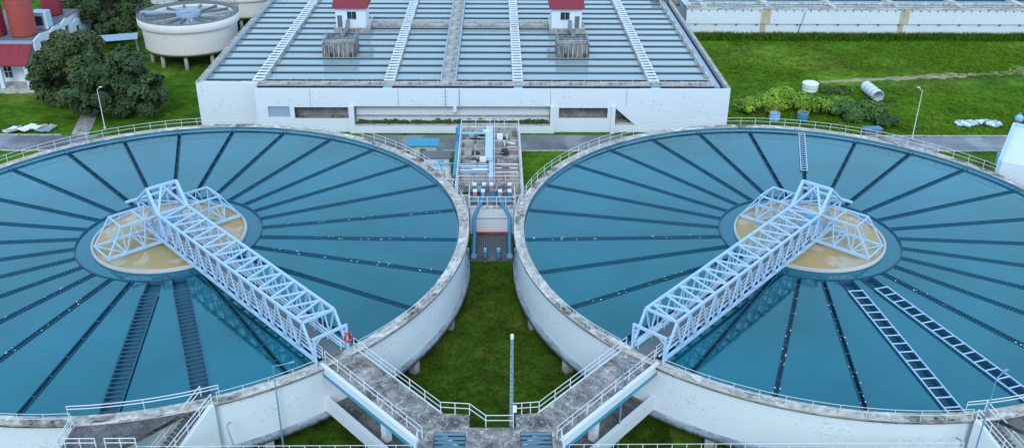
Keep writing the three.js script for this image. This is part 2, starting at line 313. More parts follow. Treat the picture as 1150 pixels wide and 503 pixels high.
clarifier(1, 'large round clarifier tank on the right with two pale ladder frames over its troughs', {
  wide: [71.5, 84.9], catwalk: [[71.5, 11.5, 29.9, 1.25, M.steel, 1.35], [84.9, 11.5, 29.9, 1.25, M.steel, 1.35], [284.9, 17, 29.9, 0.7, M.steel, 0.75]], clots: [98, 111.5, 178.2, 151.5, 58], rails: [[84, 128.5], [136.5, 425]], inner: [64, 84]
});

// ------------------------------------------------------------------ truss bridges
function trussBridge(cx, a, label, near) {
  const B = thing('truss_bridge', label, 'footbridge', [cx, 0, 0], -a, 'steel truss bridges over the tanks');
  const y0 = H + 0.22, y1 = H + 3.15, w = 1.55, s0 = 1.7, s1 = 28.4, e = 30.15, n = 13, dp = (s1 - s0) / n;
  for (const s of [-1, 1]) {
    bar('bottom_chord', [-2.4, y0, s * w], [e, y0, s * w], 0.2, 0.3, M.steel, B);
    bar('top_chord', [s0, y1, s * w], [s1, y1, s * w], 0.22, 0.22, M.steel, B);
    bar('end_diagonal', [s1, y1, s * w], [e - 0.1, y0, s * w], 0.2, 0.2, M.steel, B);
    for (let k = 0; k < n; k++) {
      const p = s0 + k * dp;
      bar('diagonal', [p, y1, s * w], [p + dp / 2, y0, s * w], 0.11, 0.15, M.steel, B);
      bar('diagonal', [p + dp, y1, s * w], [p + dp / 2, y0, s * w], 0.11, 0.15, M.steel, B);
      if (k % 2 === 0) bar('post', [p, y0, s * w], [p, y1, s * w], 0.09, 0.09, M.steel, B);
      const q = mesh('gusset', UB, M.steelWorn, B); q.position.set(p + dp / 2, y0 + 0.24, s * w); q.scale.set(0.6, 0.3, 0.13);
    }
  }
  for (let k = 0; k < n; k++) {
    const p = s0 + k * dp;
    bar('top_brace', [p, y1, -w], [p + dp / 2, y1 - 0.02, w], 0.2, 0.1, M.steel, B);
    bar('top_brace', [p + dp, y1 - 0.03, -w], [p + dp / 2, y1 - 0.05, w], 0.2, 0.1, M.steel, B);
    bar('floor_beam', [p + dp / 2, y0 - 0.1, -w], [p + dp / 2, y0 - 0.1, w], 0.16, 0.2, M.steelWorn, B);
  }
  bar('end_beam', [s1, y1 + 0.01, -w], [s1, y1 + 0.01, w], 0.2, 0.2, M.steel, B);
  box('walkway_deck', -2, e + 0.2, y0 - 0.03, y0 + 0.04, -0.85, 0.95, M.grate, B);
  railing(B, [[0, y0 + 0.04, -0.85], [e, y0 + 0.04, -0.85]], { name: 'walkway_railing', rows: [1, 0.66, 0.33], spacing: 2.05, r: 0.03 });
  railing(B, [[0, y0 + 0.04, 0.95], [e, y0 + 0.04, 0.95]], { name: 'walkway_railing', rows: [1, 0.66, 0.33], spacing: 2.05, r: 0.03 });
  for (const q of [1.2, -1.15]) rod('pipe', [-1, y0 + 0.25, q], [e, y0 + 0.25, q], 0.085, M.steel, B);
  // entrance portal
  const P = bar('portal_frame', [e - 0.1, H + 2.35, -1.62], [e - 0.1, H + 2.35, 1.62], 0.14, 0.22, M.steel, B);
  B.remove(P); const PF = mesh('portal_frame', mergeGeometries([boxG(e - 0.2, e, H + 2.24, H + 2.46, -1.66, 1.66), boxG(e - 0.19, e - 0.01, H, H + 2.24, -1.66, -1.48), boxG(e - 0.19, e - 0.01, H, H + 2.24, 1.48, 1.66)]), M.steel, B);
  for (const s of [-1, 1]) bar('bracket', [e - 0.1, H + 1.75, s * 1.5], [e - 0.1, H + 2.28, s * 0.85], 0.1, 0.12, M.steel, B);
  // pylon over the tank centre
  const apex = H + 5.35, ax = -0.1;
  for (const s of [-1, 1]) {
    bar('pylon_leg', [s0, y1, s * w], [ax, apex, s * w], 0.3, 0.26, M.steel, B);
    bar('pylon_back_leg', [-3.3, H + 3.1, s * w], [ax, apex, s * w], 0.22, 0.22, M.steel, B);
    bar('tail_post', [-2.5, y0 + 0.1, s * w], [-3.3, H + 3.1, s * w], 0.18, 0.18, M.steel, B);
    bar('tail_rail', [-3.3, H + 3.1, s * w], [s0, y1 - 0.04, s * w], 0.16, 0.16, M.steelWorn, B);
    bar('tail_brace', [-2.5, y0 + 0.1, s * w], [ax, H + 3.08, s * w], 0.12, 0.12, M.steel, B);
    bar('tail_brace', [-3.3, H + 3.05, s * w], [ax, H + 3.02, -s * w], 0.14, 0.1, M.steel, B);
    bar('pylon_post', [ax, y0, s * w], [ax, apex, s * w], 0.16, 0.16, M.steelWorn, B);
    bar('pylon_strut', [ax, apex, 0], [s0, y1 + 0.05, s * w * 0.98], 0.22, 0.14, M.steel, B);
    bar('pylon_strut', [-2.4, y0 + 0.3, s * w], [s0, y1 - 0.1, s * w], 0.12, 0.12, M.steelWorn, B);
  }
  bar('pylon_beam', [ax, apex, -w - 0.12], [ax, apex, w + 0.12], 0.26, 0.24, M.steel, B);
  bar('pylon_cross_beam', [s0, y1 + 0.02, -w], [s0, y1 + 0.02, w], 0.2, 0.2, M.steel, B);
  bar('tail_beam', [-2.5, y0 + 0.05, -w - 1.1], [-2.5, y0 + 0.05, w + 0.5], 0.22, 0.22, M.steel, B);
  bar('tail_beam', [-3.3, H + 3.14, -w - 1.2], [-3.3, H + 3.14, w + 1.2], 0.24, 0.2, M.steel, B);
  const dr = mesh('drive_drum', new THREE.CylinderGeometry(1.45, 1.6, 1.5, 24), M.steelWorn, B); dr.position.set(-0.1, H + 0.35, 0);
  const gb = mesh('gearbox', new RoundedBoxGeometry(1.0, 0.8, 1.1, 2, 0.08), M.bluePale, B); gb.position.set(-0.3, H + 1.55, 0);
  box('platform_plate', -2.2, 1.9, H + 0.14, H + 0.2, -1.45, 1.45, M.steelWorn, B);
  // two short arms across the bridge, over the centre well
  for (const s of [-1, 1]) {
    const A = mesh('side_arm', mergeGeometries([-1, 1].map(q => boxG(q * 1.75 - 0.1, q * 1.75 + 0.1, H + 0.08, H + 0.34, Math.min(s * 1.5, s * 7.2), Math.max(s * 1.5, s * 7.2)))), M.steel, B);
    const yt = H + 3.0, yb = H + 0.24, L0 = 1.6, L1 = 7.15, T1 = 5.3;
    for (const q of [-1, 1]) {
      const xb = q * 1.75, xt = q * 1.45;
      bar('top_chord', [xt, yt, s * L0], [xt, yt, s * T1], 0.15, 0.17, M.steel, A);
      bar('end_post', [xt, yt, s * T1], [xb, yb, s * L1], 0.14, 0.14, M.steel, A);
      const tz = [1.6, 2.85, 4.1, 5.3], bz = [1.6, 3.4, 5.3, 7.1];
      for (let k = 0; k < 3; k++) { bar('diagonal', [xt, yt, s * tz[k + 1]], [xb, yb, s * bz[k + 1]], 0.1, 0.1, M.steel, A); bar('diagonal', [xt, yt, s * tz[k + 1]], [xb, yb, s * bz[k]], 0.1, 0.1, M.steel, A); }
    }
    for (const [z, y, x] of [[T1, yt, 1.45], [3.0, yt, 1.45], [L1, yb, 1.75], [5.3, yb, 1.75], [3.4, yb, 1.75]]) bar('cross_beam', [-x, y, s * z], [x, y, s * z], 0.14, 0.14, M.steel, A);
    bar('bottom_brace', [-1.75, yb, s * 3.4], [1.75, yb - 0.02, s * 5.3], 0.11, 0.09, M.steel, A); bar('bottom_brace', [-1.75, yb, s * 7.1], [1.75, yb - 0.02, s * 5.3], 0.11, 0.09, M.steel, A);
    bar('bottom_brace', [1.75, yb, s * 1.6], [-1.75, yb - 0.02, s * 3.4], 0.11, 0.09, M.steel, A);
    bar('top_brace', [-1.45, yt, s * 1.7], [1.45, yt - 0.02, s * 3.0], 0.1, 0.08, M.steel, A);
  }
  return B;
}
trussBridge(-TX, BA, 'pale blue steel truss bridge over the left tank with a red lifebuoy at its portal', 1);
trussBridge(TX, Math.PI - BA, 'pale blue steel truss bridge over the right tank, without a lifebuoy', -1);
{
  const g = new THREE.TorusGeometry(0.33, 0.1, 8, 20), u = [Math.cos(BA), Math.sin(BA)], v = [-Math.sin(BA), Math.cos(BA)];
  const L = thing('lifebuoy', 'red lifebuoy hanging on the portal post of the left bridge', 'lifebuoy', [-TX + u[0] * 30.2 + v[0] * -1.58, H + 0.85, u[1] * 30.2 + v[1] * -1.58], -BA + Math.PI / 2);
  const r = mesh('ring', g, M.red, L); r.position.set(0, 0.35, 0); r.scale.set(1, 1.2, 1);
  for (let k = 0; k < 4; k++) { const b = mesh('band', new THREE.TorusGeometry(0.105, 0.012, 6, 12), M.foam, L); const t = k * Math.PI / 2 + 0.6; b.position.set(0.33 * Math.cos(t), 0.35 + 0.4 * Math.sin(t), 0); b.rotation.set(Math.PI / 2, t, 0, 'YXZ'); }
}

// ------------------------------------------------------------------ walkways from the junction to the tanks
const RX = [-1, 1];
for (const s of RX) {
  const lab = s < 0 ? 'left' : 'right';
  const W = thing('access_walkway', `grey concrete walkway with pipe railings leading to the ${lab} tank`, 'walkway', [s * 13.1, 0, 22.2], 0, 'walkways from the junction platform to the tanks');
  // plan points relative to the group, mirrored by s; a = courtyard side, b = camera side
  const a0 = [s * (11.5 - 13.1), 21.1 - 22.2], a1 = [s * (3.75 - 13.1), 29.8 - 22.2], b0 = [s * (13.9 - 13.1), 23.3 - 22.2], b1 = [s * (5.25 - 13.1), 33.0 - 22.2];
  const pl = s < 0 ? [a0, b0, b1, a1] : [a0, a1, b1, b0];
  mesh('deck', plateG(pl, H + 0.02, 0.35), M.deck, W);
  bar('side_beam', [b0[0], H - 0.28, b0[1]], [b1[0], H - 0.28, b1[1]], 0.34, 0.7, M.paint, W);
  bar('pipe_casing', [b0[0] + s * 0.02, H - 0.86, b0[1] - 0.02], [b1[0], H - 0.86, b1[1]], 0.26, 0.42, M.channelBlue, W);
  bar('side_beam', [a0[0], H - 0.3, a0[1]], [a1[0], H - 0.3, a1[1]], 0.3, 0.6, M.paint, W);
  const off = 0.3;
  railing(W, [[b0[0] - s * off, H + 0.02, b0[1] - off * 0.9], [b1[0] - s * off, H + 0.02, b1[1] - off * 0.9]], { spacing: 1.9, r: 0.032 });
  railing(W, [[a0[0], H + 0.02, a0[1]], [a1[0], H + 0.02, a1[1]]], { spacing: 1.9, r: 0.032 });
  // the open channel that runs below the walkway, on posts
  const C = thing('inlet_channel', `white walled concrete channel below the walkway to the ${lab} tank`, 'channel', [s * 13.1, 0, 22.2], 0, 'inlet channels below the walkways');
  const c0 = [s * (14.6 - 13.1), 22.4 - 22.2], c1 = [s * (3.9 - 13.1), 34.6 - 22.2], d0 = [s * (11.2 - 13.1), 19.6 - 22.2], d1 = [s * (0.8 - 13.1), 31.6 - 22.2];
  const cp = s < 0 ? [d0, c0, c1, d1] : [d0, d1, c1, c0];
  mesh('floor', plateG(cp, H - 4.3, 0.3), M.deckDark, C);
  bar('parapet', [c0[0], H - 4.0, c0[1]], [c1[0], H - 4.0, c1[1]], 0.42, 1.25, M.paint, C);
  bar('parapet', [d0[0], H - 4.0, d0[1]], [d1[0], H - 4.0, d1[1]], 0.3, 1.2, M.paint, C);
  for (const t of [0.5]) { const x = c0[0] * 0.72 + d0[0] * 0.28 + (c1[0] - c0[0]) * t, z = c0[1] * 0.72 + d0[1] * 0.28 + (c1[1] - c0[1]) * t; const q = box('post', -0.3, 0.3, H - 4.35, H - 0.3, -0.3, 0.3, M.paint, W); q.position.set(x, 0, z); q.rotation.y = s * BA; const f = box('footing', -0.4, 0.4, 0, H - 4.5, -0.4, 0.4, M.concPale, C); f.position.set(x, 0, z); }
}
{
  const J = thing('junction_platform', 'stained concrete platform where the two walkways meet, with blue slatted stairs', 'platform', [0, 0, 32], 0);
  const P = (x, z) => [x, z - 32];
  const hole = (x0, x1) => [P(x0, 32.0), P(x1, 32.0), P(x1, 36.6), P(x0, 36.6)];
  mesh('deck', plateG([P(-5.25, 33.0), P(-5.6, 40), P(5.8, 40), P(5.25, 33.0), P(3.75, 29.8), P(1.95, 30.0), P(1.95, 31.5), P(-1.55, 31.5), P(-1.55, 30.0), P(-3.75, 29.8)], H + 0.015, 0.4, [hole(-4.15, -1.75), hole(2.25, 4.6)]), M.deck, J);
  for (const [x0, x1] of [[-4.15, -1.75], [2.25, 4.6]]) for (let k = 0; k < 12; k++) box('stair_tread', x0 + 0.03, x1 - 0.03, H - 0.09 - k * 0.14, H - 0.03 - k * 0.14, 0.03 + k * 0.3, 0.29 + k * 0.3, M.tread, J);
  railing(J, [[-3.75, H + 0.02, -2.2], [-1.55, H + 0.02, -2.0], [-0.3, H + 0.02, -0.6], [1.75, H + 0.02, -0.6]], { spacing: 1.4, r: 0.035 });
  railing(J, [[1.75, H + 0.02, -0.5], [1.75, H + 0.02, -2.0], [3.75, H + 0.02, -2.2]], { spacing: 0.7, r: 0.035 });
  railing(J, [[-5.25, H + 0.02, 1.0], [-5.35, H + 0.02, 3.5]], { spacing: 1.4, r: 0.035 });
  railing(J, [[5.25, H + 0.02, 1.0], [5.35, H + 0.02, 3.5]], { spacing: 1.4, r: 0.035 });
  for (const x of [-5, 0, 5]) for (const z of [0.4, 6]) box('column', x - 0.35, x + 0.35, 0, H - 0.38, z - 0.35, z + 0.35, M.concPale, J);
  // lattice lightning mast at the notch
  const K = thing('lattice_mast', 'slender grey lattice mast with a white tip standing in the courtyard notch', 'mast', [1.62, 0, 30.9], 0);
  const w = 0.14, top = H + 7.6;
  const lg = [[-w, -w], [w, -w], [0, w]];
  for (const [x, z] of lg) rod('leg', [x, 0, z], [x * 0.55, top, z * 0.55], 0.03, M.steelWorn, K);
  for (let k = 0; k < 40; k++) { const y = 0.3 + k * 0.36, f = 1 - 0.45 * y / top, f2 = 1 - 0.45 * (y + 0.36) / top; if (y + 0.36 > top) break; const i = k % 3, j = (k + 1) % 3; bar('lattice_bar', [lg[i][0] * f, y, lg[i][1] * f], [lg[j][0] * f2, y + 0.36, lg[j][1] * f2], 0.03, 0.03, M.steelWorn, K); bar('lattice_ring', [lg[0][0] * f, y, lg[0][1] * f], [lg[1][0] * f, y, lg[1][1] * f], 0.05, 0.05, M.steel, K); }
  const tp = mesh('tip', new THREE.CapsuleGeometry(0.13, 0.22, 4, 10), M.foam, K); tp.position.set(0, top + 0.12, 0);
  const jb = mesh('junction_box', new RoundedBoxGeometry(0.3, 0.55, 0.22, 2, 0.03), M.foam, K); jb.position.set(0.24, H + 1.35, 0.1);
}
// stair platforms outside the rims
function stairPlatform(cx, a0, a1, sd, lab) {                        // a0: far end of the bay, a1: the stair end; sd: side the stairs run towards
  const S = thing('stair_platform', lab, 'platform', [cx, 0, 0], 0, 'stair platforms outside the tank rims'), D = Math.PI / 180, o = [];
  for (let k = 0; k <= 6; k++) { const a = (a0 + (a1 - a0) * k / 6) * D; o.push([31.07 * Math.cos(a), 31.07 * Math.sin(a)]); }
  const st = o[0], end = o[6], q = sd < 0 ? 1 : -1, flip = p => (sd < 0 ? p.reverse() : p);       // q: +1 when the bay runs left to right towards the stairs
  const al = (sd < 0 ? 132 : 48) * D, dx = Math.cos(al), dz = Math.sin(al), o5 = o[5], tl = (37.5 - o5[1]) / dz;
  mesh('deck', plateG(flip([...o.slice(0, 6), [o5[0] + dx * tl, 37.5], [st[0], 37.5]]), H - 0.02, 0.35), M.deckWet, S);
  mesh('edge_strip', plateG(flip([...o.map(p => [p[0], p[1] + 0.01]), ...o.map(p => [p[0], p[1] + 0.2]).reverse()]), H + 0.06, 0.1), M.concPale, S);
  const X = t => st[0] + q * t;
  for (const x of [0.8, 4.2]) box('column', X(x) - 0.35, X(x) + 0.35, 0, H - 0.37, 33.2, 33.9, M.concPale, S);
  railing(S, [[X(0.1), H, st[1] + 0.3], [X(0.1), H, 37.3]], { spacing: 1.2, r: 0.04, rows: [1, 0.75, 0.45] });
  for (const [x0, x1] of [[0.4, 2.6], [3.3, 5.5]]) { railing(S, [[X(x0), H, 33.6], [X(x1), H, 33.6]], { spacing: 1.1, r: 0.04, h: 0.9 }); box('kerb', Math.min(X(x0), X(x1)), Math.max(X(x0), X(x1)), H - 0.01, H + 0.28, 34.0, 34.5, M.concPale, S); }
  // stair flight from the rim down and outward
  const nx = sd < 0 ? -dz : dz, nz = sd < 0 ? dx : -dx;
  const ex = end[0] - sd * 0.1, ez = end[1] + 0.1;
  const F = mesh('stair_wall', wallG([[0, 0], [6, 0], [6, H - 4.2], [0.3, H + 0.12], [0, H + 0.12]], 0.2, 0.4), M.paint, S); F.position.set(ex, 0, ez); F.rotation.y = -al;
  for (let k = 0; k < 13; k++) { const t = mesh('stair_tread', UB, M.grate, S); t.position.set(ex + dx * (0.4 + k * 0.32) + nx * 0.9, H - 0.1 - k * 0.2, ez + dz * (0.4 + k * 0.32) + nz * 0.9); t.rotation.y = -al; t.scale.set(0.3, 0.08, 1.25); }
  for (const w of [0.1, 1.6]) railing(S, [[ex + nx * w, H + 0.1, ez + nz * w], [ex + nx * w + dx * 4.6, H - 2.8, ez + nz * w + dz * 4.6]], { spacing: 1.3, r: 0.04, h: 0.95, name: 'stair_railing' });
  mesh('drain_pipe', tubeG([[end[0] - sd * 1.2, H - 1.6, end[1] + 0.1], [end[0] - sd * 1.2, H - 1.4, end[1] + 0.9], [end[0] - sd * 1.6, H - 2.9, end[1] + 1.3]], 0.07), M.steelWorn, S);
}
stairPlatform(-TX, 85.6, 67.3, -1, 'wet concrete stair platform outside the rim of the left tank');
stairPlatform(TX, 64.5, 83.4, 1, 'wet concrete stair platform outside the rim of the right tank');
{
  const F = thing('service_walkway', 'low service walkway with a thin pipe railing along the fronts of the tanks', 'walkway', [0, 0, 33], 0);
  box('slab', -26, 35.5, H - 1.95, H - 1.7, -0.35, 1.0, M.concPale, F);
  for (let x = -24; x < 36; x += 6) box('column', x - 0.2, x + 0.2, 0, H - 1.95, 0.1, 0.5, M.concPale, F);
  railing(F, [[-26, H - 1.7, -0.3], [-5.8, H - 1.7, -0.3]], { h: 1.08, spacing: 1.1, r: 0.026 }); railing(F, [[5.9, H - 1.7, -0.3], [35.4, H - 1.7, -0.3]], { h: 1.08, spacing: 1.1, r: 0.026 });
}
// lamp posts
function lampPost(x, z, h, arm, label, m = M.lampBlue) {
  const L = thing('lamp_post', label, 'street lamp', [x, 0, z], 0, 'lamp posts');
  const p = mesh('pole', new THREE.CylinderGeometry(0.045, 0.085, h, 10), m, L); p.position.y = h / 2;
  const b = mesh('base', new THREE.CylinderGeometry(0.2, 0.24, 0.3, 10), M.concPale, L); b.position.y = 0.15;
  rod('arm', [0, h - 0.05, 0], [arm[0], h + arm[1], arm[2]], 0.045, m, L);
  const k = mesh('lamp_head', new RoundedBoxGeometry(0.5, 0.11, 0.2, 2, 0.04), m, L); k.position.set(arm[0] * 1.1, h + arm[1], arm[2] * 1.1); k.rotation.y = -Math.atan2(arm[2], arm[0]);
}
lampPost(-16.9, 26.8, 9.1, [1.2, -0.15, -0.6], 'blue lamp post in front of the left tank wall beside the walkway');
lampPost(10.45, 27, 9.6, [0.5, 0.25, 0.9], 'blue lamp post in front of the channel to the right tank');
lampPost(35.6, 33.9, 13.0, [0.7, 0.3, -0.4], 'tall blue lamp post beside the stair platform of the right tank');
lampPost(-58.5, -46.6, 6.2, [0.6, 0.45, 0.2], 'thin white lamp post between the dark tree and the left tank', M.rail);
lampPost(62.7, -42.8, 7.6, [-0.7, 0.55, 0.2], 'thin white lamp post by the road in front of the grass field', M.rail);

// ------------------------------------------------------------------ settling basin building behind the tanks
{
  const B = thing('settling_basin_building', 'long white building topped by settling basins with rows of dark troughs', 'building', [-4.35, 0, -45.5], 0);
  const X = x => x + 4.35, Z = z => z + 45.5, ze = -150;
  const bx = (n, x0, x1, y0, y1, z0, z1, m, p = B) => box(n, X(x0), X(x1), y0, y1, Z(z0), Z(z1), m, p);
  // basin shell
  bx('side_wall', -44.3, -43.8, 0, H - 0.02, ze, -47.9, M.paint); bx('edge_beam', -44.4, -43.5, H - 0.02, H + 0.1, ze, -47.95, M.conc);
  bx('front_wall', -43.8, -35.1, 0, H + 0.04, -48.4, -47.92, M.paint);
  bx('basin_front_wall', -43.8, 33.4, 0, H + 0.03, -48.9, -48.41, M.conc);
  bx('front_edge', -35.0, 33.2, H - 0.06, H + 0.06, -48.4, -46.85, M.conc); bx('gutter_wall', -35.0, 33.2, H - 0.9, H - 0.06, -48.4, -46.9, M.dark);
  bx('side_wall', 35.0, 35.3, 0, H, ze, -45.85, M.paint); bx('edge_coping', 34.75, 35.34, H, H + 0.1, ze, -45.8, M.conc);
  bx('inner_side_wall', 33.0, 33.35, 0, H + 0.05, ze, -46.95, M.concPale);
  bx('side_channel_floor', 33.35, 35.0, 0, H - 0.9, ze, -46.9, M.dark);
  bx('side_pipe', 33.5, 34.15, H - 0.9, H - 0.25, ze, -47.2, M.steelWorn);
  // gallery front: fascia, gutter and openings
  mesh('fascia', wallG(rect(X(-35.1), X(21.8), H - 2.75, H), Z(-45.5), 0.22), M.paint, B);
  for (const x of [-27, -14, 8.6, 19.9]) bx('fascia_joint', x - 0.03, x + 0.03, H - 2.74, H - 0.02, -45.5, -45.47, M.conc);
  mesh('front_wall', wallG([[X(21.8), 0], [X(35.3), 0], [X(35.3), H], [X(21.8), H]], Z(-45.5), 0.3), M.paint, B);
  mesh('front_wall', wallG([[X(18.0), 0], [X(21.8), 0], [X(21.8), H - 2.75], [X(18.0), H - 2.75]], Z(-45.5), 0.25, [[[X(18.25), H - 5.7], [X(21.5), H - 5.7], [X(18.25), H - 2.9]]]), M.paint, B);
  mesh('front_wall', wallG(rect(X(9.0), X(18.0), 0, H - 2.75), Z(-45.48), 0.25, [rect(X(9.9), X(17.2), H - 4.6, H - 2.95)]), M.paint, B);
  mesh('front_wall', wallG(rect(X(-35.1), X(-20.6), 0, H - 2.75), Z(-45.48), 0.25, [rect(X(-29.5), X(-21.5), H - 4.7, H - 2.9), rect(X(-33.4), X(-30.2), H - 4.5, H - 2.8)]), M.paint, B);
  for (const x of [-20.9, 8.9, 18.0]) bx('pillar', x - 0.3, x + 0.3, 0, H - 2.6, -45.49, -44.9, M.paint);
  bx('pillar', -5.9, -5.4, 3.2, H - 2.72, -45.9, -45.45, M.paint);
  bx('door_panel', -33.4, -30.2, H - 4.5, H - 2.8, -45.85, -45.75, M.steelWorn);
  bx('low_wall', -20.6, 8.6, 0, 1.2, -45.4, -45.0, M.paint); bx('low_wall_coping', -20.6, 8.6, 1.2, 1.3, -45.45, -44.95, M.concPale);
  bx('planter_soil', -20.6, 8.6, 0, 0.95, -47.2, -45.4, M.soil);
  bx('back_wall', -35, 33, 0, H - 1.0, -49.2, -48.91, M.conc);
  bx('back_ledge', -20.6, 8.6, 2.0, 2.2, -46.95, -46.75, M.conc); bx('gallery_back_panel', -20.6, 8.6, 0.96, H - 1.95, -47.2, -46.95, M.paint);
  bx('gallery_floor', -35, -20.6, 0, 1.6, -48.4, -45.8, M.conc); bx('gallery_floor', 9.2, 21.7, 0, 1.4, -48.4, -45.8, M.conc);
  bx('gallery_roof', -35, 33.3, H - 1.9, H - 1.7, -48.4, -45.73, M.conc);
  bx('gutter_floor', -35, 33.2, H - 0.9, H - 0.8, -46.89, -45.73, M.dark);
  rod('gutter_pipe', [X(-34.5), H - 0.45, Z(-46.3)], [X(33), H - 0.45, Z(-46.3)], 0.28, M.dark, B);
  for (const x of [-7.0, -4.95]) rod('downpipe', [X(x), H - 2.9, Z(-45.3)], [X(x), H + 0.05, Z(-45.3)], 0.07, M.steelWorn, B);
  for (const x of [-15.6, 3.8, 24.3]) { const o = bx('channel_outlet', x - 0.65, x + 0.65, H - 0.5, H - 0.12, -46.9, -45.9, M.bluePale); }
  // longitudinal collecting channels with ladder-like struts
  const chs = [-35.3, -15.6, 3.8, 24.4];
  for (const x of chs) {
    const C = bx('collecting_channel', x - 0.5, x + 0.5, H - 0.55, H - 0.42, ze, -48.45, M.channelPale);
    for (const s of [-1, 1]) bx('channel_wall', x + s * 0.66 - 0.14, x + s * 0.66 + 0.14, H - 0.6, H + 0.1, ze, -48.45, M.concPale, C);
    for (let z = -49.2; z > -112; z -= 1.45) { const r = mesh('strut', UB, M.foam, C); r.position.set(X(x), H + 0.12, Z(z)); r.scale.set(1.6, 0.1, 0.45); }
  }
  const cw = bx('centre_walkway', -7.8, -5.6, H - 0.5, H + 0.12, ze, -48.45, M.rimFlat || M.conc);
  for (const x of [-7.8, -5.6]) bx('walkway_kerb', x - 0.1, x + 0.1, H - 0.5, H + 0.32, ze, -48.4, M.steelWorn, cw);
  bx('cross_walkway', -22.3, -7.95, H - 0.4, H + 0.14, -83.0, -80.2, M.conc); bx('cross_walkway', -5.45, 10.4, H - 0.4, H + 0.14, -83.0, -80.2, M.conc);
  // transverse troughs, one per row and bay
  const bays = [[-43.5, -36.15], [-34.45, -16.45], [-14.75, -7.95], [-5.45, 2.95], [4.65, 23.55], [25.25, 32.95]], tg = {};
  for (const [x0, x1] of bays) {
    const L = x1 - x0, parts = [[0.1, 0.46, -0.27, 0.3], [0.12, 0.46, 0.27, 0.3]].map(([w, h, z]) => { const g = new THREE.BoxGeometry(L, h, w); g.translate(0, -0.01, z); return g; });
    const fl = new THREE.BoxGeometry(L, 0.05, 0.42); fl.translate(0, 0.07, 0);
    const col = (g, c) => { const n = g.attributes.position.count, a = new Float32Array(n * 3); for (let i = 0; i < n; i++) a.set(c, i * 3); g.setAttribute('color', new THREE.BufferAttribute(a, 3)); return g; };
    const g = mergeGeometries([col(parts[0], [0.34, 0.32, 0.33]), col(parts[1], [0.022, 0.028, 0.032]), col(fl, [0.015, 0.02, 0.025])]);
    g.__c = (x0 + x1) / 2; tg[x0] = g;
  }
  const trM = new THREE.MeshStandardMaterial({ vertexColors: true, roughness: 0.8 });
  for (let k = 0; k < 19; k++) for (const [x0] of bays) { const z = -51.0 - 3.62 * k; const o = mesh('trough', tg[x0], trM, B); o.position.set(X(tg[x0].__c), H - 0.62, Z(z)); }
  const g = new THREE.PlaneGeometry(76.8, 101.5); g.rotateX(-Math.PI / 2); const uv = g.attributes.uv, p = g.attributes.position; for (let i = 0; i < p.count; i++) uv.setXY(i, p.getX(i), p.getZ(i));
  const w = struct('basin_water', g, M.waterBasin); w.position.set(-5.4, H - 0.56, -99.4);
  // thin railing along the front
  railing(B, [[X(-34.8), H + 0.06, Z(-47)], [X(33), H + 0.06, Z(-47)]], { spacing: 2.4, r: 0.02, h: 0.9 });
}
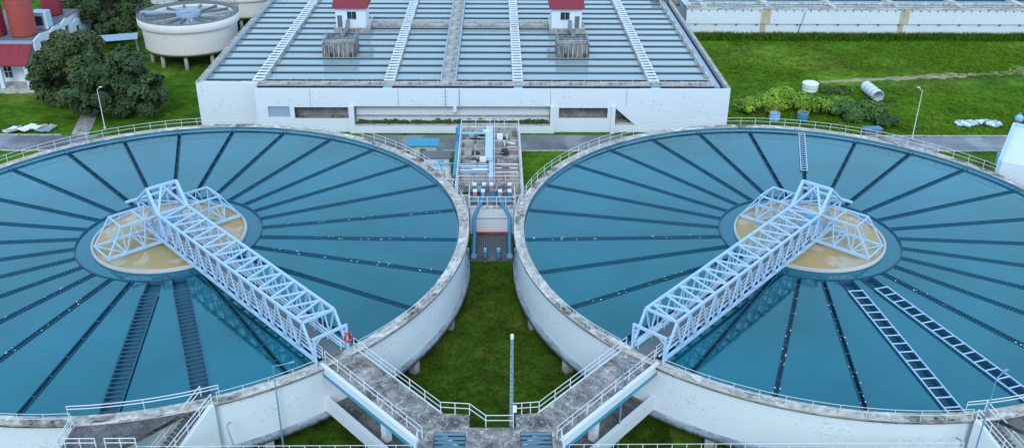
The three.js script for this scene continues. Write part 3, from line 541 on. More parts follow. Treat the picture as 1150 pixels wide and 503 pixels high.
// control huts and concrete valve boxes on the basins
function hut(x, label, doorSide) {
  const U = thing('control_hut', label, 'hut', [x, H, -79.6], 0, 'huts with red roofs on the basins');
  box('platform', -3.0, 3.3, -0.6, 0.35, -3.3, 2.9, M.conc, U);
  const wd = doorSide < 0 ? [-2.3, -1.5] : [1.5, 2.3], wn = doorSide < 0 ? [-0.6, 1.0] : [-1.1, 0.5];
  mesh('wall', wallG(rect(-2.65, 2.65, 0.35, 3.9), 2.4, 0.2, [rect(wd[0], wd[1], 0.36, 2.5), rect(wn[0], wn[1], 1.9, 3.2)]), M.paint, U);
  box('wall', -2.65, -2.45, 0.35, 3.9, -2.4, 2.2, M.paint, U); box('wall', 2.45, 2.65, 0.35, 3.9, -2.4, 2.2, M.paint, U); box('wall', -2.45, 2.45, 0.35, 3.9, -2.4, -2.2, M.paint, U);
  const D = box('door', wd[0], wd[1], 0.37, 2.5, 2.24, 2.3, M.grate, U); box('door_frame', wd[0] - 0.08, wd[0], 0.36, 2.56, 2.26, 2.43, M.steelWorn, D);
  const W = box('window', wn[0], wn[1], 1.9, 3.2, 2.25, 2.29, M.window, U); box('window_frame', (wn[0] + wn[1]) / 2 - 0.04, (wn[0] + wn[1]) / 2 + 0.04, 1.9, 3.2, 2.29, 2.36, M.steelWorn, W); box('window_sill', wn[0] - 0.1, wn[1] + 0.1, 1.8, 1.9, 2.2, 2.5, M.concPale, W);
  // gable roof, ridge along x
  const r = new THREE.Shape([[-3.1, 3.75], [3.1, 3.75], [3.1, 3.9], [0, 5.2], [-3.1, 3.9]].map(q => new THREE.Vector2(...q))); const rg = new THREE.ExtrudeGeometry(r, { depth: 6.2, bevelEnabled: false }); rg.rotateY(Math.PI / 2); rg.translate(-3.1, 0.14, 0);
  const R = mesh('roof', rg, M.roofRed, U); for (let k = 0; k <= 12; k++) bar('roof_batten', [-3.0 + k * 0.5, 4.08, 3.1], [-3.0 + k * 0.5, 5.36, 0], 0.05, 0.05, M.roofRed, R);
  railing(U, [[doorSide < 0 ? 2.6 : -2.9, 0.35, 2.8], [doorSide < 0 ? 3.2 : -2.9, 0.35, 2.8], [doorSide < 0 ? 3.2 : -2.9, 0.35, -3]], { spacing: 1.2, r: 0.035 });
  // big duct stepping down to the valve box
  const dx = doorSide < 0 ? -0.5 : 0.6; mesh('duct', tubeG([[dx, 1.6, 2.6], [dx, 1.5, 3.1], [dx - 0.1, 0.6, 4.0], [dx - doorSide * -0.3, 0.5, 6.8], [dx, 0.4, 9.5]], 0.33, 10), M.duct, U);
  const V2 = thing('valve_box', label.replace(/^.*on the/, 'black streaked concrete valve box in the').replace('basins', 'basins, below the hut'), 'concrete box', [x + (doorSide < 0 ? 0 : 0.1), H - 0.7, -66.2], 0, 'streaked concrete boxes in the basins');
  box('wall', -2.65, 2.65, 0, 2.5, 3.7, 4.0, M.stain, V2); box('wall', -2.65, -2.4, 0, 2.5, -1, 3.7, M.stain, V2); box('wall', 2.4, 2.65, 0, 2.5, -1, 3.7, M.stain, V2); box('wall', -2.4, 2.4, 0, 2.5, -1, -0.75, M.stain, V2);
  box('floor', -2.4, 2.4, 0, 1.7, -0.75, 3.7, M.dark, V2); box('cover_beam', -2.4, 2.4, 2.2, 2.45, 1.2, 1.7, M.conc, V2); box('cover_beam', -2.4, 2.4, 2.2, 2.45, 2.5, 2.9, M.conc, V2);
  for (let k = 0; k < 7; k++) box('rib', -2.4 + k * 0.76, -2.24 + k * 0.76, 0.1, 2.4, 4.0, 4.1, M.conc, V2);
  railing(V2, [[-2.5, 2.5, -0.9], [-2.5, 2.5, 3.85], [2.5, 2.5, 3.85], [2.5, 2.5, -0.9]], { spacing: 1.3, r: 0.03, h: 0.95, m: M.steelWorn });
  for (const q of [-1.2, 0.9]) { const h = mesh('valve_wheel', new THREE.TorusGeometry(0.3, 0.05, 6, 16), M.dark, V2); h.rotation.x = Math.PI / 2; h.position.set(q, 3.1, 1.5); rod('valve_stem', [q, 1.7, 1.5], [q, 3.1, 1.5], 0.06, M.steelWorn, V2); }
}
hut(-25.1, 'small white hut with a red roof on the left half of the basins', -1);
hut(13.0, 'small white hut with a red roof on the right half of the basins', 1);

// ------------------------------------------------------------------ pipe gallery between the tanks
{
  const P = thing('valve_gallery', 'concrete valve pit with railings, frames and cross walls between the two tanks', 'valve pit', [-0.4, 0, -25], 0);
  const t = H - 3.2, Z = z => z + 25, X = x => x + 0.4;
  const bx = (n, x0, x1, y0, y1, z0, z1, m, p = P) => box(n, X(x0), X(x1), y0, y1, Z(z0), Z(z1), m, p);
  bx('front_wall', -2.55, 2.55, 0, t - 0.2, -12.7, -12.4, M.paint); bx('front_beam', -2.6, 2.6, t - 0.2, t, -12.9, -12.35, M.concPale);
  rod('handrail', [X(-2.4), t - 1.4, Z(-12.3)], [X(2.4), t - 1.4, Z(-12.3)], 0.06, M.steelWorn, P);
  bx('side_wall', -4.6, -4.2, 0, t, -38, -15.5, M.concPale); bx('side_wall', 3.5, 3.9, 0, t, -38, -15.5, M.concPale); bx('side_wall', -4.2, -2.5, 0, t, -15.9, -15.5, M.concPale); bx('side_wall', 2.5, 3.5, 0, t, -15.9, -15.5, M.concPale);
  bx('side_wall', -2.9, -2.56, 0, t - 0.01, -15.5, -12.4, M.concPale); bx('side_wall', 2.56, 2.9, 0, t - 0.01, -15.5, -12.4, M.concPale);
  bx('end_wall', -4.6, 3.9, 0, t + 0.02, -38.3, -38.0, M.concPale); bx('pit_floor', -4.2, 3.5, 0, t - 2.2, -38, -15.9, M.deckDark); bx('pit_floor', -2.55, 2.55, 0, t - 0.9, -15.9, -12.72, M.deck);
  bx('centre_wall', -0.45, 0.15, t - 2.2, t + 0.02, -37.9, -21, M.frame);
  for (const z of [-35.6, -33.2, -30.5, -27.8, -25, -22.2, -19.4]) bx('cross_wall', -4.2, 3.5, t - 2.2, t - 0.03, z - 0.35, z + 0.35, M.conc);
  for (const [x0, x1, z0, z1] of [[-3.9, -1.0, -24.7, -22.4], [-3.9, -0.9, -19.1, -17], [0.6, 3.2, -27.6, -25.3]]) bx('cover_slab', x0, x1, t - 0.2, t + 0.08, z0, z1, M.deck);
  for (let k = 0; k < 5; k++) { rod('spray_pipe', [X(-4.1), t + 0.25, Z(-22 - k * 0.62)], [X(-0.6), t + 0.25, Z(-22 - k * 0.62)], 0.09, k % 2 ? M.foam : M.bluePale, P); rod('spray_pipe', [X(0.4), t + 0.25, Z(-22 - k * 0.62)], [X(3.3), t + 0.25, Z(-22 - k * 0.62)], 0.08, k % 2 ? M.pink : M.foam, P); }
  for (const z of [-36, -31, -28.5]) { const e = mesh('valve_body', new THREE.SphereGeometry(0.42, 12, 8), M.dark, P); e.position.set(X(-2.3), t - 0.5, Z(z + 1)); e.scale.set(1.5, 0.7, 1); rod('valve_stem', [X(-2.3), t - 0.5, Z(z + 1)], [X(-2.3), t + 0.7, Z(z + 1)], 0.05, M.foam, P); const f = mesh('valve_body', new THREE.SphereGeometry(0.42, 12, 8), M.dark, P); f.position.set(X(1.6), t - 0.5, Z(z + 1)); f.scale.set(1.5, 0.7, 1); }
  railing(P, [[X(-4.4), t, Z(-15.7)], [X(-4.4), t, Z(-38)], [X(3.7), t, Z(-38)], [X(3.7), t, Z(-15.7)]], { spacing: 2.2, r: 0.045, h: 1.15 });
  railing(P, [[X(-4.4), t, Z(-19)], [X(3.7), t, Z(-19)]], { spacing: 2, r: 0.035 }); railing(P, [[X(0.3), t, Z(-37.8)], [X(0.3), t, Z(-19)]], { spacing: 2.6, r: 0.035 });
  railing(P, [[X(-2.7), t, Z(-15.5)], [X(-2.7), t, Z(-12.5)], [X(2.7), t, Z(-12.5)], [X(2.7), t, Z(-15.5)]], { spacing: 1.2, r: 0.045, h: 1.3 });
  const F = bar('standpipe', [X(-4.75), t - 1.5, Z(-31.5)], [X(-4.75), t + 2.6, Z(-31.5)], 0.35, 0.35, M.blue, P); rod('header_pipe', [X(-4.75), t + 0.55, Z(-37.5)], [X(-4.75), t + 0.55, Z(-20)], 0.22, M.blue, P); rod('header_pipe', [X(-4.75), t + 0.55, Z(-34.5)], [X(-1), t + 0.55, Z(-34.5)], 0.18, M.bluePale, P);
  box('pipe_duct', X(-0.95), X(0.05), t + 0.1, t + 0.55, Z(-37.5), Z(-26), M.frame, P);
  const rg = rng(44);
  for (let k = 0; k < 16; k++) { const x = -4 + 7.2 * rg(), z = -37 + 17 * rg(), L = 0.8 + 2.2 * rg(), al = rg() < 0.5; rod('branch_pipe', [X(x), t + 0.15 + 0.3 * rg(), Z(z)], [X(al ? Math.min(3.3, x + L) : x), t + 0.2, Z(al ? z : z + L)], 0.05 + 0.06 * rg(), [M.foam, M.frame, M.grate, M.pink, M.blue][k % 5], P); }
  for (let k = 0; k < 12; k++) { const x = -3.9 + 7 * rg(), z = -36.5 + 16 * rg(), c = mesh('control_box', new RoundedBoxGeometry(0.5 + 0.5 * rg(), 0.5 + 0.5 * rg(), 0.4, 1, 0.04), [M.grate, M.foam, M.conc, M.dark][k % 4], P); c.position.set(X(x), t + 0.3, Z(z)); }
  // blue delivery pipes over the front wall, valves behind the front beam
  const gs = [];
  for (const [x, xe] of [[-1.1, -2.05], [0.9, 2.05]]) {
    const d = mesh('delivery_pipe', tubeG([[X(x), t + 0.2, Z(-15.8)], [X(x), t + 0.35, Z(-14)], [X(x + (xe - x) * 0.3), t + 0.25, Z(-12.6)], [X(xe), t - 0.9, Z(-11.6)], [X(xe), 1.2, Z(-10.4)], [X(xe), 0.55, Z(-8.0)], [X(xe), 0.5, Z(-6.2)]], 0.21, 10), M.blue, P);
    const fl = mesh('flange', new THREE.CylinderGeometry(0.33, 0.33, 0.14, 14), M.bluePale, d); fl.rotation.x = Math.PI / 2; fl.position.set(X(xe), 0.5, Z(-6.2));
  }
  rod('manifold_pipe', [X(-2.4), t - 0.1, Z(-14.6)], [X(2.4), t - 0.1, Z(-14.6)], 0.26, M.blue, P);
  const rr = rng(9);
  for (let k = 0; k < 10; k++) { const x = -2.2 + (k % 5) * 1.05 + rr() * 0.2, z = -17.6 + Math.floor(k / 5) * 1.9; const v = mesh('valve_body', new THREE.CylinderGeometry(0.26, 0.34, 0.75, 10), k % 3 === 2 ? M.pink : M.blue, P); v.position.set(X(x), t - 0.05, Z(z)); const c = mesh('actuator', new RoundedBoxGeometry(0.5, 0.32, 0.4, 2, 0.06), k % 4 === 3 ? M.blue : M.foam, v); c.position.y = 0.62; }
  for (const [a, b] of [[[0.6, 0.5, -17], [2.3, 0.9, -18.3]], [[0.9, 0.3, -15.5], [2.4, 0.5, -16.6]], [[0.4, 0.3, -16], [0.9, 1.0, -18]]]) rod('copper_pipe', [X(a[0]), t + a[1], Z(a[2])], [X(b[0]), t + b[1], Z(b[2])], 0.1, M.pink, P);
  // pump sump in front of the wall
  const S = thing('pump_pit', 'dark wet slab with small blue pumps below the valve gallery', 'pump pit', [0, 0, -8.9], 0);
  box('slab', -2.4, 2.4, 0.02, 0.14, -3.45, 3.2, M.deckDark, S); box('grate_frame', -1.75, 1.75, 0.14, 0.24, -2.5, 2.0, M.grate, S);
  for (let k = 0; k < 15; k++) box('grate_bar', -1.7 + k * 0.235, -1.62 + k * 0.235, 0.24, 0.3, -2.4, 1.9, M.dark, S);
  rod('red_pipe', [-2.3, 0.35, -3.3], [2.3, 0.35, -3.3], 0.1, M.red, S);
  for (const x of [-2.75, -0.75, 0.75, 2.75]) { const m = mesh('pump', new THREE.CylinderGeometry(0.18, 0.24, 0.7, 12), M.blue, S); m.position.set(x, 0.55, 2.5); const c = mesh('motor', new THREE.CylinderGeometry(0.2, 0.2, 0.4, 12), M.bluePale, m); c.position.y = 0.6; const f = mesh('outlet', new THREE.CylinderGeometry(0.12, 0.12, 0.7, 8), M.blue, m); f.rotation.x = Math.PI / 2; f.position.set(0, 0, 0.4); }
  // sheds left of the gallery
  const E = thing('equipment_shed', 'small shed with a flat blue roof left of the valve gallery', 'shed', [-9.7, 0, -35.5], 0);
  box('wall', -1.9, 1.9, 0, 2.3, -1.1, 1.1, M.concPale, E); box('roof', -2.2, 2.2, 2.3, 2.45, -1.4, 1.4, M.channelBlue, E); box('door', -0.4, 0.4, 0.02, 1.9, 1.1, 1.14, M.grate, E); for (let k = 0; k < 9; k++) box('roof_rib', -2.1 + k * 0.5, -2.04 + k * 0.5, 2.45, 2.5, -1.38, 1.38, M.channelBlue, E);
  const E2 = thing('equipment_shed', 'small shed with a dark grey roof beside the valve gallery', 'shed', [-7.6, 0, -31.3], 0);
  box('wall', -1.7, 1.7, 0, 2.2, -1.0, 1.0, M.paint, E2); box('roof', -2.0, 2.0, 2.2, 2.36, -1.25, 1.25, M.grate, E2); box('door', 0.2, 1.0, 0.02, 1.9, 1.0, 1.04, M.bluePale, E2);
  const E3 = thing('dosing_skid', 'white tanks and pipes on a skid beside the valve gallery', 'equipment', [-6.9, 0, -27.6], 0);
  box('skid', -1.6, 1.7, 0, 0.3, -1.6, 1.6, M.concPale, E3); for (const [x, z] of [[-0.8, -0.7], [0.8, -0.6], [0, 0.8]]) { const q = mesh('tank', new THREE.CylinderGeometry(0.6, 0.6, 1.7, 16), M.foam, E3); q.position.set(x, 1.15, z); const l = mesh('lid', new THREE.CylinderGeometry(0.3, 0.58, 0.2, 16), M.steelWorn, q); l.position.y = 0.95; } rod('pipe', [-1.5, 2.3, -0.7], [2.2, 2.3, -0.7], 0.08, M.bluePale, E3); rod('pipe', [-1.2, 0.9, 1.3], [2.2, 0.9, 1.3], 0.08, M.foam, E3);
}

// ------------------------------------------------------------------ far long basin building on the right
{
  const B = thing('long_basin_building', 'long low white building with rust streaks at the far edge of the grass field', 'building', [75, 0, -98], 0);
  const x0 = -36.5, x1 = 75;
  box('lower_wall', x0, x1, 0, 2.6, -0.6, -0.3, M.paint, B); 
  box('inner_wall', x0, x1, 0, 5.3, -1.2, -0.7, M.conc, B);
  for (let k = 0, x = x0; x < x1 - 1; k++, x += 9.3) { box('upper_panel', x, Math.min(x1, x + 9.294), 2.45, 5.35, -0.3, 0.02 - 0.012 * (k % 2), M.paint, B); }
  box('coping', x0, x1, 5.35, 5.6, -0.6, 0.14, M.concPale, B);
  for (let x = x0 + 1; x < x1; x += 1.7) box('drip_stub', x - 0.12, x + 0.12, 5.0, 5.2, 0.02, 0.16, M.grate, B);
  for (let x = x0 + 2; x < x1; x += 4.1) box('bracket', x - 0.18, x + 0.18, 2.2, 2.5, -0.3, 0.1, M.grate, B);
  // rust runs: irregular stain films on the panels
  const rt = tex(64, 128, (u, v) => { const s = nB(u * 14, v * 2, 14), k = 0.75 + 0.5 * (s - 0.5); return [0.72 * k, 0.56 * k, 0.24 * k]; });
  const ra = tex(64, 128, (u, v) => { const s = nB(u * 14, v * 2, 14), a = nA(u * 6, v * 5, 6); const e = sst(0, 0.2, u) * sst(1, 0.8, u); const k = clamp(e * (0.25 + 1.0 * s) * (0.4 + 0.8 * a)); return [k, k, k]; }, 1, 1, true);
  const rm = new THREE.MeshStandardMaterial({ map: rt, alphaMap: ra, transparent: true, roughness: 0.9 });
  for (const [x, w] of [[-20.6, 2.4], [7.3, 2.3], [33.6, 2.2], [60, 2.4]]) { const a = mesh('rust_streak', new THREE.PlaneGeometry(w, 2.85), rm, B); a.position.set(x, 3.9, 0.03); const b = mesh('rust_streak', new THREE.PlaneGeometry(w * 0.6, 2.2), rm, B); b.position.set(x - 0.3, 1.25, -0.29); }
  for (const [x, w] of [[-12.8, 0.5]]) { const q = rod('drain_pipe', [x, 5.0, 0.15], [x - 0.5, 2.2, 0.2], 0.06, M.grate, B); rod('drain_pipe', [x - 0.5, 2.4, -0.2], [x - 0.9, 0, -0.15], 0.09, M.grate, B); }
  // basins on top
  for (let k = 0; k < 9; k++) box('trough', x0 + 2, x1, 5.0, 5.3, -3.2 - k * 3.1, -2.6 - k * 3.1, k % 2 ? M.concPale : M.launder, B);
  for (let k = 0; k < 8; k++) box('channel_wall', x0 + 3 + k * 13, x0 + 4.2 + k * 13, 5.0, 5.75, -30, -0.7, M.concPale, B);
  box('walkway', x0, x1, 5.2, 5.62, -2.2, -1.2, M.conc, B);
  railing(B, [[x0, 5.62, -1.4], [x1, 5.62, -1.4]], { spacing: 3, r: 0.03 });
  box('end_wall', x0, x0 + 0.3, 0, 5.6, -30, -0.6, M.paint, B);
  const hb = box('roof_house', x0 - 6.5, x0 - 1.2, 5.5, 7.6, -6, -1.6, M.stain, B);
  const g = new THREE.PlaneGeometry(111, 29); g.rotateX(-Math.PI / 2); const w = struct('basin_water', g, M.waterBasin); w.position.set(94.3, 4.95, -114);
}

// ------------------------------------------------------------------ round white tanks on columns, far left
function roundTank(x, z, r, top, bot, label) {
  const T = thing('round_tank', label, 'water tank', [x, 0, z], 0, 'cream round tanks on columns');
  mesh('wall', lathe([[r - 0.75, bot + 0.5], [r - 0.6, bot], [0.1, bot - 0.02]].concat([]).reverse().concat([[r - 0.55, top - 1.5]]), 72), M.cream, T);
  mesh('rim_band', lathe([[r - 0.5, top - 1.55], [r, top - 1.35], [r, top], [r - 0.9, top], [r - 0.9, top - 1.2]], 72), M.cream, T);
  mesh('rim_walkway', lathe([[r - 0.02, top + 0.005], [r - 0.02, top + 0.09], [r - 0.95, top + 0.09], [r - 0.95, top - 0.3]], 72), M.grate, T);
  const wg = new THREE.CircleGeometry(r - 0.9, 48); wg.rotateX(-Math.PI / 2); const w = mesh('water_surface', wg, M.waterBasin, T); w.position.y = top - 0.75;
  for (let k = 0; k < 10; k++) { const a = k * Math.PI / 5 + 0.1, c = mesh('column', new THREE.CylinderGeometry(0.35, 0.35, bot + 0.02, 12), M.concPale, T); c.position.set((r - 1.6) * Math.sin(a), bot / 2, (r - 1.6) * Math.cos(a)); }
  for (let k = 0; k < 16; k++) { const a = k * Math.PI / 8; bar('launder', [2.2 * Math.cos(a), top - 0.55, 2.2 * Math.sin(a)], [(r - 1) * Math.cos(a), top - 0.55, (r - 1) * Math.sin(a)], 0.3, 0.35, k % 3 ? M.grate : M.conc, T); }
  mesh('centre_drum', lathe([[2.1, top - 1], [2.2, top + 0.35], [1.9, top + 0.35], [1.9, top - 0.5], [0.05, top - 0.5]], 32), M.steelWorn, T);
  bar('walkway', [-r + 0.2, top + 0.15, 0.0], [0, top + 0.15, 0], 0.9, 0.2, M.steelWorn, T);
  const R = mesh('railing', mergeGeometries([1.0, 0.5].map(h => new THREE.TorusGeometry(r - 0.1, 0.03, 5, 72).rotateX(Math.PI / 2).translate(0, top + 0.09 + h, 0))), M.grate, T);
  for (let k = 0; k < 40; k++) { const a = k * Math.PI / 20; rod('post', [(r - 0.1) * Math.cos(a), top + 0.08, (r - 0.1) * Math.sin(a)], [(r - 0.1) * Math.cos(a), top + 1.09, (r - 0.1) * Math.sin(a)], 0.035, M.grate, R); }
}
roundTank(-55.2, -82.6, 8.9, H + 1.5, 2.5, 'cream round tank on columns beside the large dark tree');
roundTank(-51.5, -108, 8.9, H + 0.6, 2.5, 'cream round tank partly hidden behind the nearer round tank');

// ------------------------------------------------------------------ red roofed house, far left
{
  const U = thing('plant_house', 'white plant building with a dark red porch roof and pointed parapets beside the trees', 'building', [-76.5, 0, -66], 0);
  box('wall', -14, -0.4, 0, 7.4, -22, -1.2, M.paint, U); box('flat_roof', -14, -0.5, 7.4, 7.6, -21.9, -1.3, M.grate, U); box('eave_band', -14.2, 0.05, 7.0, 7.55, -1.2, -0.9, M.steelWorn, U);
  // porch with lean-to roof
  const pr = wallG([[0, 0], [3.7, -2.7], [3.7, -2.5], [0, 0.25]], 0, 14); pr.rotateY(-Math.PI / 2); pr.translate(-14.2, 7.0, -1.15);
  const P = mesh('porch_roof', pr, M.roofRed, U); for (let k = 0; k < 10; k++) bar('roof_batten', [-0.6 - k * 1.5, 7.25, -1.1], [-0.6 - k * 1.5, 4.5, 2.5], 0.1, 0.05, M.roofRed, P);
  for (const x of [-13, -9, -5, -0.6]) box('pillar', x - 0.3, x + 0.3, 0, 4.5, 1.8, 2.3, M.paint, U);
  box('porch_floor', -14, 0.2, 0, 0.5, -1.2, 2.8, M.concPale, U); box('porch_step', -14, 0.6, 0, 0.25, 2.8, 3.6, M.concPale, U);
  box('door', -3.6, -1.9, 0.52, 3.4, -1.19, -1.1, M.foam, U); for (const x of [-5.4, -1.1, -8.6]) { const w = box('window', x - 0.6, x + 0.6, 1.2, 3.2, -1.19, -1.12, M.window, U); box('window_frame', x - 0.04, x + 0.04, 1.2, 3.2, -1.12, -1.06, M.foam, w); box('window_frame', x - 0.6, x + 0.6, 2.2, 2.28, -1.12, -1.06, M.foam, w); }
  // pointed parapet walls along the right flank, a window in each
  for (const [z0, z1, h, x] of [[-0.9, -6.6, 7.7, -0.05], [-6.8, -11.6, 7.4, -0.12], [-11.8, -16.0, 7.6, -0.05], [-16.2, -20.6, 6.4, -0.12]]) {
    const zm = (z0 + z1) / 2, q = wallG([[z1, 0], [z0, 0], [z0, h - 0.1], [zm, h + 0.35], [z1, h - 0.1]], 0, 0.3, [rect(zm - 0.75, zm + 0.75, h - 2.6, h - 0.9)]); q.rotateY(-Math.PI / 2);
    const g = mesh('parapet_wall', q, M.paint, U); g.position.x = x;
    const w = box('window', x - 0.22, x - 0.16, h - 2.6, h - 0.9, zm - 0.75, zm + 0.75, M.window, U); box('window_frame', x - 0.16, x - 0.08, h - 2.6, h - 0.9, zm - 0.05, zm + 0.05, M.foam, w);
    if (h > 7.5) { const w2 = box('window', x, x + 0.05, 1.6, 3.4, zm - 0.8, zm + 0.8, M.window, U); box('window_frame', x + 0.05, x + 0.1, 1.6, 3.4, zm - 0.05, zm + 0.05, M.foam, w2); }
  }
  const dm = box('roof_cabin', -3.0, -0.6, 7.6, 10.4, -10.6, -8.2, M.frame, U); box('cabin_window', -2.5, -1.1, 8.2, 9.8, -8.19, -8.12, M.window, dm); box('cabin_frame', -0.75, -0.45, 7.6, 10.5, -8.3, -8.0, M.foam, dm);
  box('end_block', -1.9, 0.3, 0, 5.9, -24.2, -20.7, M.frame, U);
  const silo = (x, z, r, h, m, label) => { const S = thing('red_silo', label, 'silo', [x, 7.6, z], 0, 'red silos on the plant building'); mesh('shell', lathe([[0.01, 0], [r * 0.93, 0], [r, 0.25], [r, h], [r * 0.3, h + 0.9], [0.01, h + 0.9]], 40), m, S); for (let k = 1; k < h / 0.9; k++) mesh('seam', new THREE.TorusGeometry(r + 0.005, 0.035, 5, 40).rotateX(Math.PI / 2).translate(0, k * 0.9, 0), m, S); };
  silo(-79.4, -70.6, 2.05, 8.5, M.silo, 'brick red silo nearest to the porch roof'); silo(-84.4, -70.4, 2.05, 8.5, M.silo2, 'maroon silo at the left edge of the picture'); silo(-80.2, -84.0, 1.75, 7.5, M.silo2, 'maroon silo at the far end of the plant building');
  // pale building glimpsed behind
  const Q = thing('storage_building', 'pale grey flat roofed building glimpsed behind the trees', 'building', [-84, 0, -122], 0);
  box('wall', -6, 13, 0, 5, -6, 0, M.paint, Q); box('roof', -6.4, 13.4, 5, 5.3, -6.4, 0.4, M.steelWorn, Q); for (let k = 0; k < 5; k++) box('window', -4.6 + k * 3.6, -3 + k * 3.6, 2, 3.6, 0, 0.05, M.window, Q);
  const Y = thing('tilted_awning', 'pale blue awning roof between the trees and the round tank', 'awning', [-69, 0, -84], 0.3);
  box('roof', -4.2, 3.2, 3.3, 3.45, -2, 2, M.steel, Y); for (const [x, z] of [[-3.9, -1.7], [-3.9, 1.7], [2.9, -1.7], [2.9, 1.7]]) rod('post', [x, 0, z], [x, 3.3, z], 0.09, M.steelWorn, Y);
}
// white slab at the right edge
{
  const W = thing('outlet_chamber', 'white flat topped chamber with a raised lip outside the right tank', 'chamber', [62.2, 0, -18.0], Math.atan2(0.84, 0.54));
  box('body', 0.2, 15, 0, H + 0.1, 0.25, 8, M.paint, W); box('lip', 0.1, 15.1, 0, H + 0.5, -0.2, 0.25, M.steel, W); box('end_lip', -0.1, 0.2, 0, H + 0.4, 0.26, 8, M.paint, W); box('far_lip', 14.8, 15.2, 0, H + 0.45, 0.26, 8, M.steel, W);
  rod('drain_pipe', [3.0, H - 1.2, -0.4], [3.0, H + 0.3, -0.4], 0.16, M.bluePale, W);
}
// ------------------------------------------------------------------ field clutter
{
  const c = thing('water_drum', 'white round drum standing in the grass field', 'drum', [53.8, 0, -64.6], 0.4);
  mesh('body', lathe([[0.01, 0.02], [1.25, 0.02], [1.3, 0.12], [1.3, 1.15], [1.38, 1.2], [1.38, 1.4], [1.2, 1.5], [0.01, 1.62]], 28), M.foam, c); mesh('hoop', new THREE.TorusGeometry(1.31, 0.05, 6, 28).rotateX(Math.PI / 2).translate(0, 0.7, 0), M.steelWorn, c);
  const p = thing('concrete_pipe', 'grey concrete pipe lying in the grass field', 'pipe', [63.3, 0, -61.6], 0.06);
  const pg = lathe([[0.78, 0], [0.95, 0], [0.95, 5.0], [0.78, 5.0], [0.78, 0]], 28); pg.rotateX(Math.PI / 2); pg.translate(0, 0.95, -2.5); mesh('barrel', pg, M.paint, p); for (const z of [-1.2, 0.1, 1.4]) mesh('joint_band', new THREE.TorusGeometry(0.955, 0.05, 6, 28).translate(0, 0.95, z), M.concPale, p);
  for (const [x, z, m, l] of [[43.9, -50.2, M.bluePale, 'pale blue open barrel beside the field bushes'], [48.3, -50.2, M.blue, 'deep blue open barrel beside the field bushes']]) {
    const b = thing('barrel', l, 'barrel', [x, 0, z], 0, 'open barrels behind the right tank'); b.scale.setScalar(0.78); mesh('body', lathe([[0.01, 0.05], [0.98, 0.05], [1.08, 0.5], [1.1, 1.1], [1.04, 1.75], [0.98, 1.75], [0.98, 0.3], [0.01, 0.28]], 26), m, b); mesh('rim', new THREE.TorusGeometry(1.03, 0.09, 6, 26).rotateX(Math.PI / 2).translate(0, 1.78, 0), M.pink, b); mesh('hoop', new THREE.TorusGeometry(1.09, 0.04, 6, 26).rotateX(Math.PI / 2).translate(0, 0.9, 0), m, b);
  }
  // heap of white sacks and sheet
  const r = rng(31), hp = thing('sack_heap', 'heap of white and grey sacks lying in the grass by the road', 'sacks', [75.5, 0, -48.6], 0);
  for (let k = 0; k < 44; k++) { const g = new THREE.SphereGeometry(1, 10, 7), q = g.attributes.position; for (let i = 0; i < q.count; i++) { const f = 1 + 0.25 * (nA(q.getX(i) * 3 + k * 7, q.getY(i) * 3 + q.getZ(i) * 2, 64) - 0.5); q.setXYZ(i, q.getX(i) * f, q.getY(i) * f, q.getZ(i) * f); } g.computeVertexNormals(); const s = mesh('sack', g, [M.rail, M.steel, M.steelWorn, M.foam, M.steelWorn, M.frame][k % 6], hp); const x = -3.4 + 6.8 * r(); s.position.set(x, 0.18 + 0.6 * (1 - Math.abs(x) / 4) * r(), -0.9 + 1.8 * r()); s.scale.set(0.45 + 0.5 * r(), 0.14 + 0.14 * r(), 0.3 + 0.25 * r()); s.rotation.set(0.3 * (r() - 0.5), r() * 6, 0.4 * (r() - 0.5)); }
  const cone = thing('traffic_cone', 'red cone beside the heap of sacks', 'cone', [81.2, 0, -48.2], 0.2); mesh('body', lathe([[0.5, 0.06], [0.36, 0.1], [0.12, 1.0], [0.01, 1.02]], 16), M.red, cone); box('base', -0.55, 0.55, 0, 0.07, -0.55, 0.55, M.red, cone);
  const tk = thing('water_jug', 'pale blue round jug beside the heap of sacks', 'jug', [82.4, 0, -50.1], 0); mesh('body', lathe([[0.01, 0], [0.5, 0], [0.62, 0.3], [0.62, 0.8], [0.35, 1.1], [0.16, 1.15], [0.16, 1.35], [0.01, 1.35]], 20), M.bluePale, tk); mesh('cap', new THREE.CylinderGeometry(0.19, 0.19, 0.12, 14).translate(0, 1.4, 0), M.blue, tk);
  const bt = thing('rubble_slabs', 'pile of pale broken slabs on the lawn by the road at far left', 'slabs', [-69.3, 0, -45.9], 0);
  for (let k = 0; k < 14; k++) { const s = mesh('slab', new RoundedBoxGeometry(1.2 + r() * 1.6, 0.16, 0.8 + r() * 0.6, 1, 0.03), [M.concPale, M.foam, M.conc, M.steelWorn][k % 4], bt); s.position.set(-3.2 + 6.4 * r(), 0.12 + 0.35 * r(), -0.7 + 1.4 * r()); s.rotation.set(0.25 * (r() - 0.5), r() * 3, 0.25 * (r() - 0.5)); }
  const pt = thing('crate', 'dark crates and a white bag beside the rim railing below the field bushes', 'crates', [57.6, 0, -44.9], 0.1); box('crate_body', -1.6, 1.0, 0, 0.9, -0.6, 0.6, M.grate, pt); box('lid', -1.7, 1.1, 0.9, 1.0, -0.7, 0.7, M.blue, pt);
}
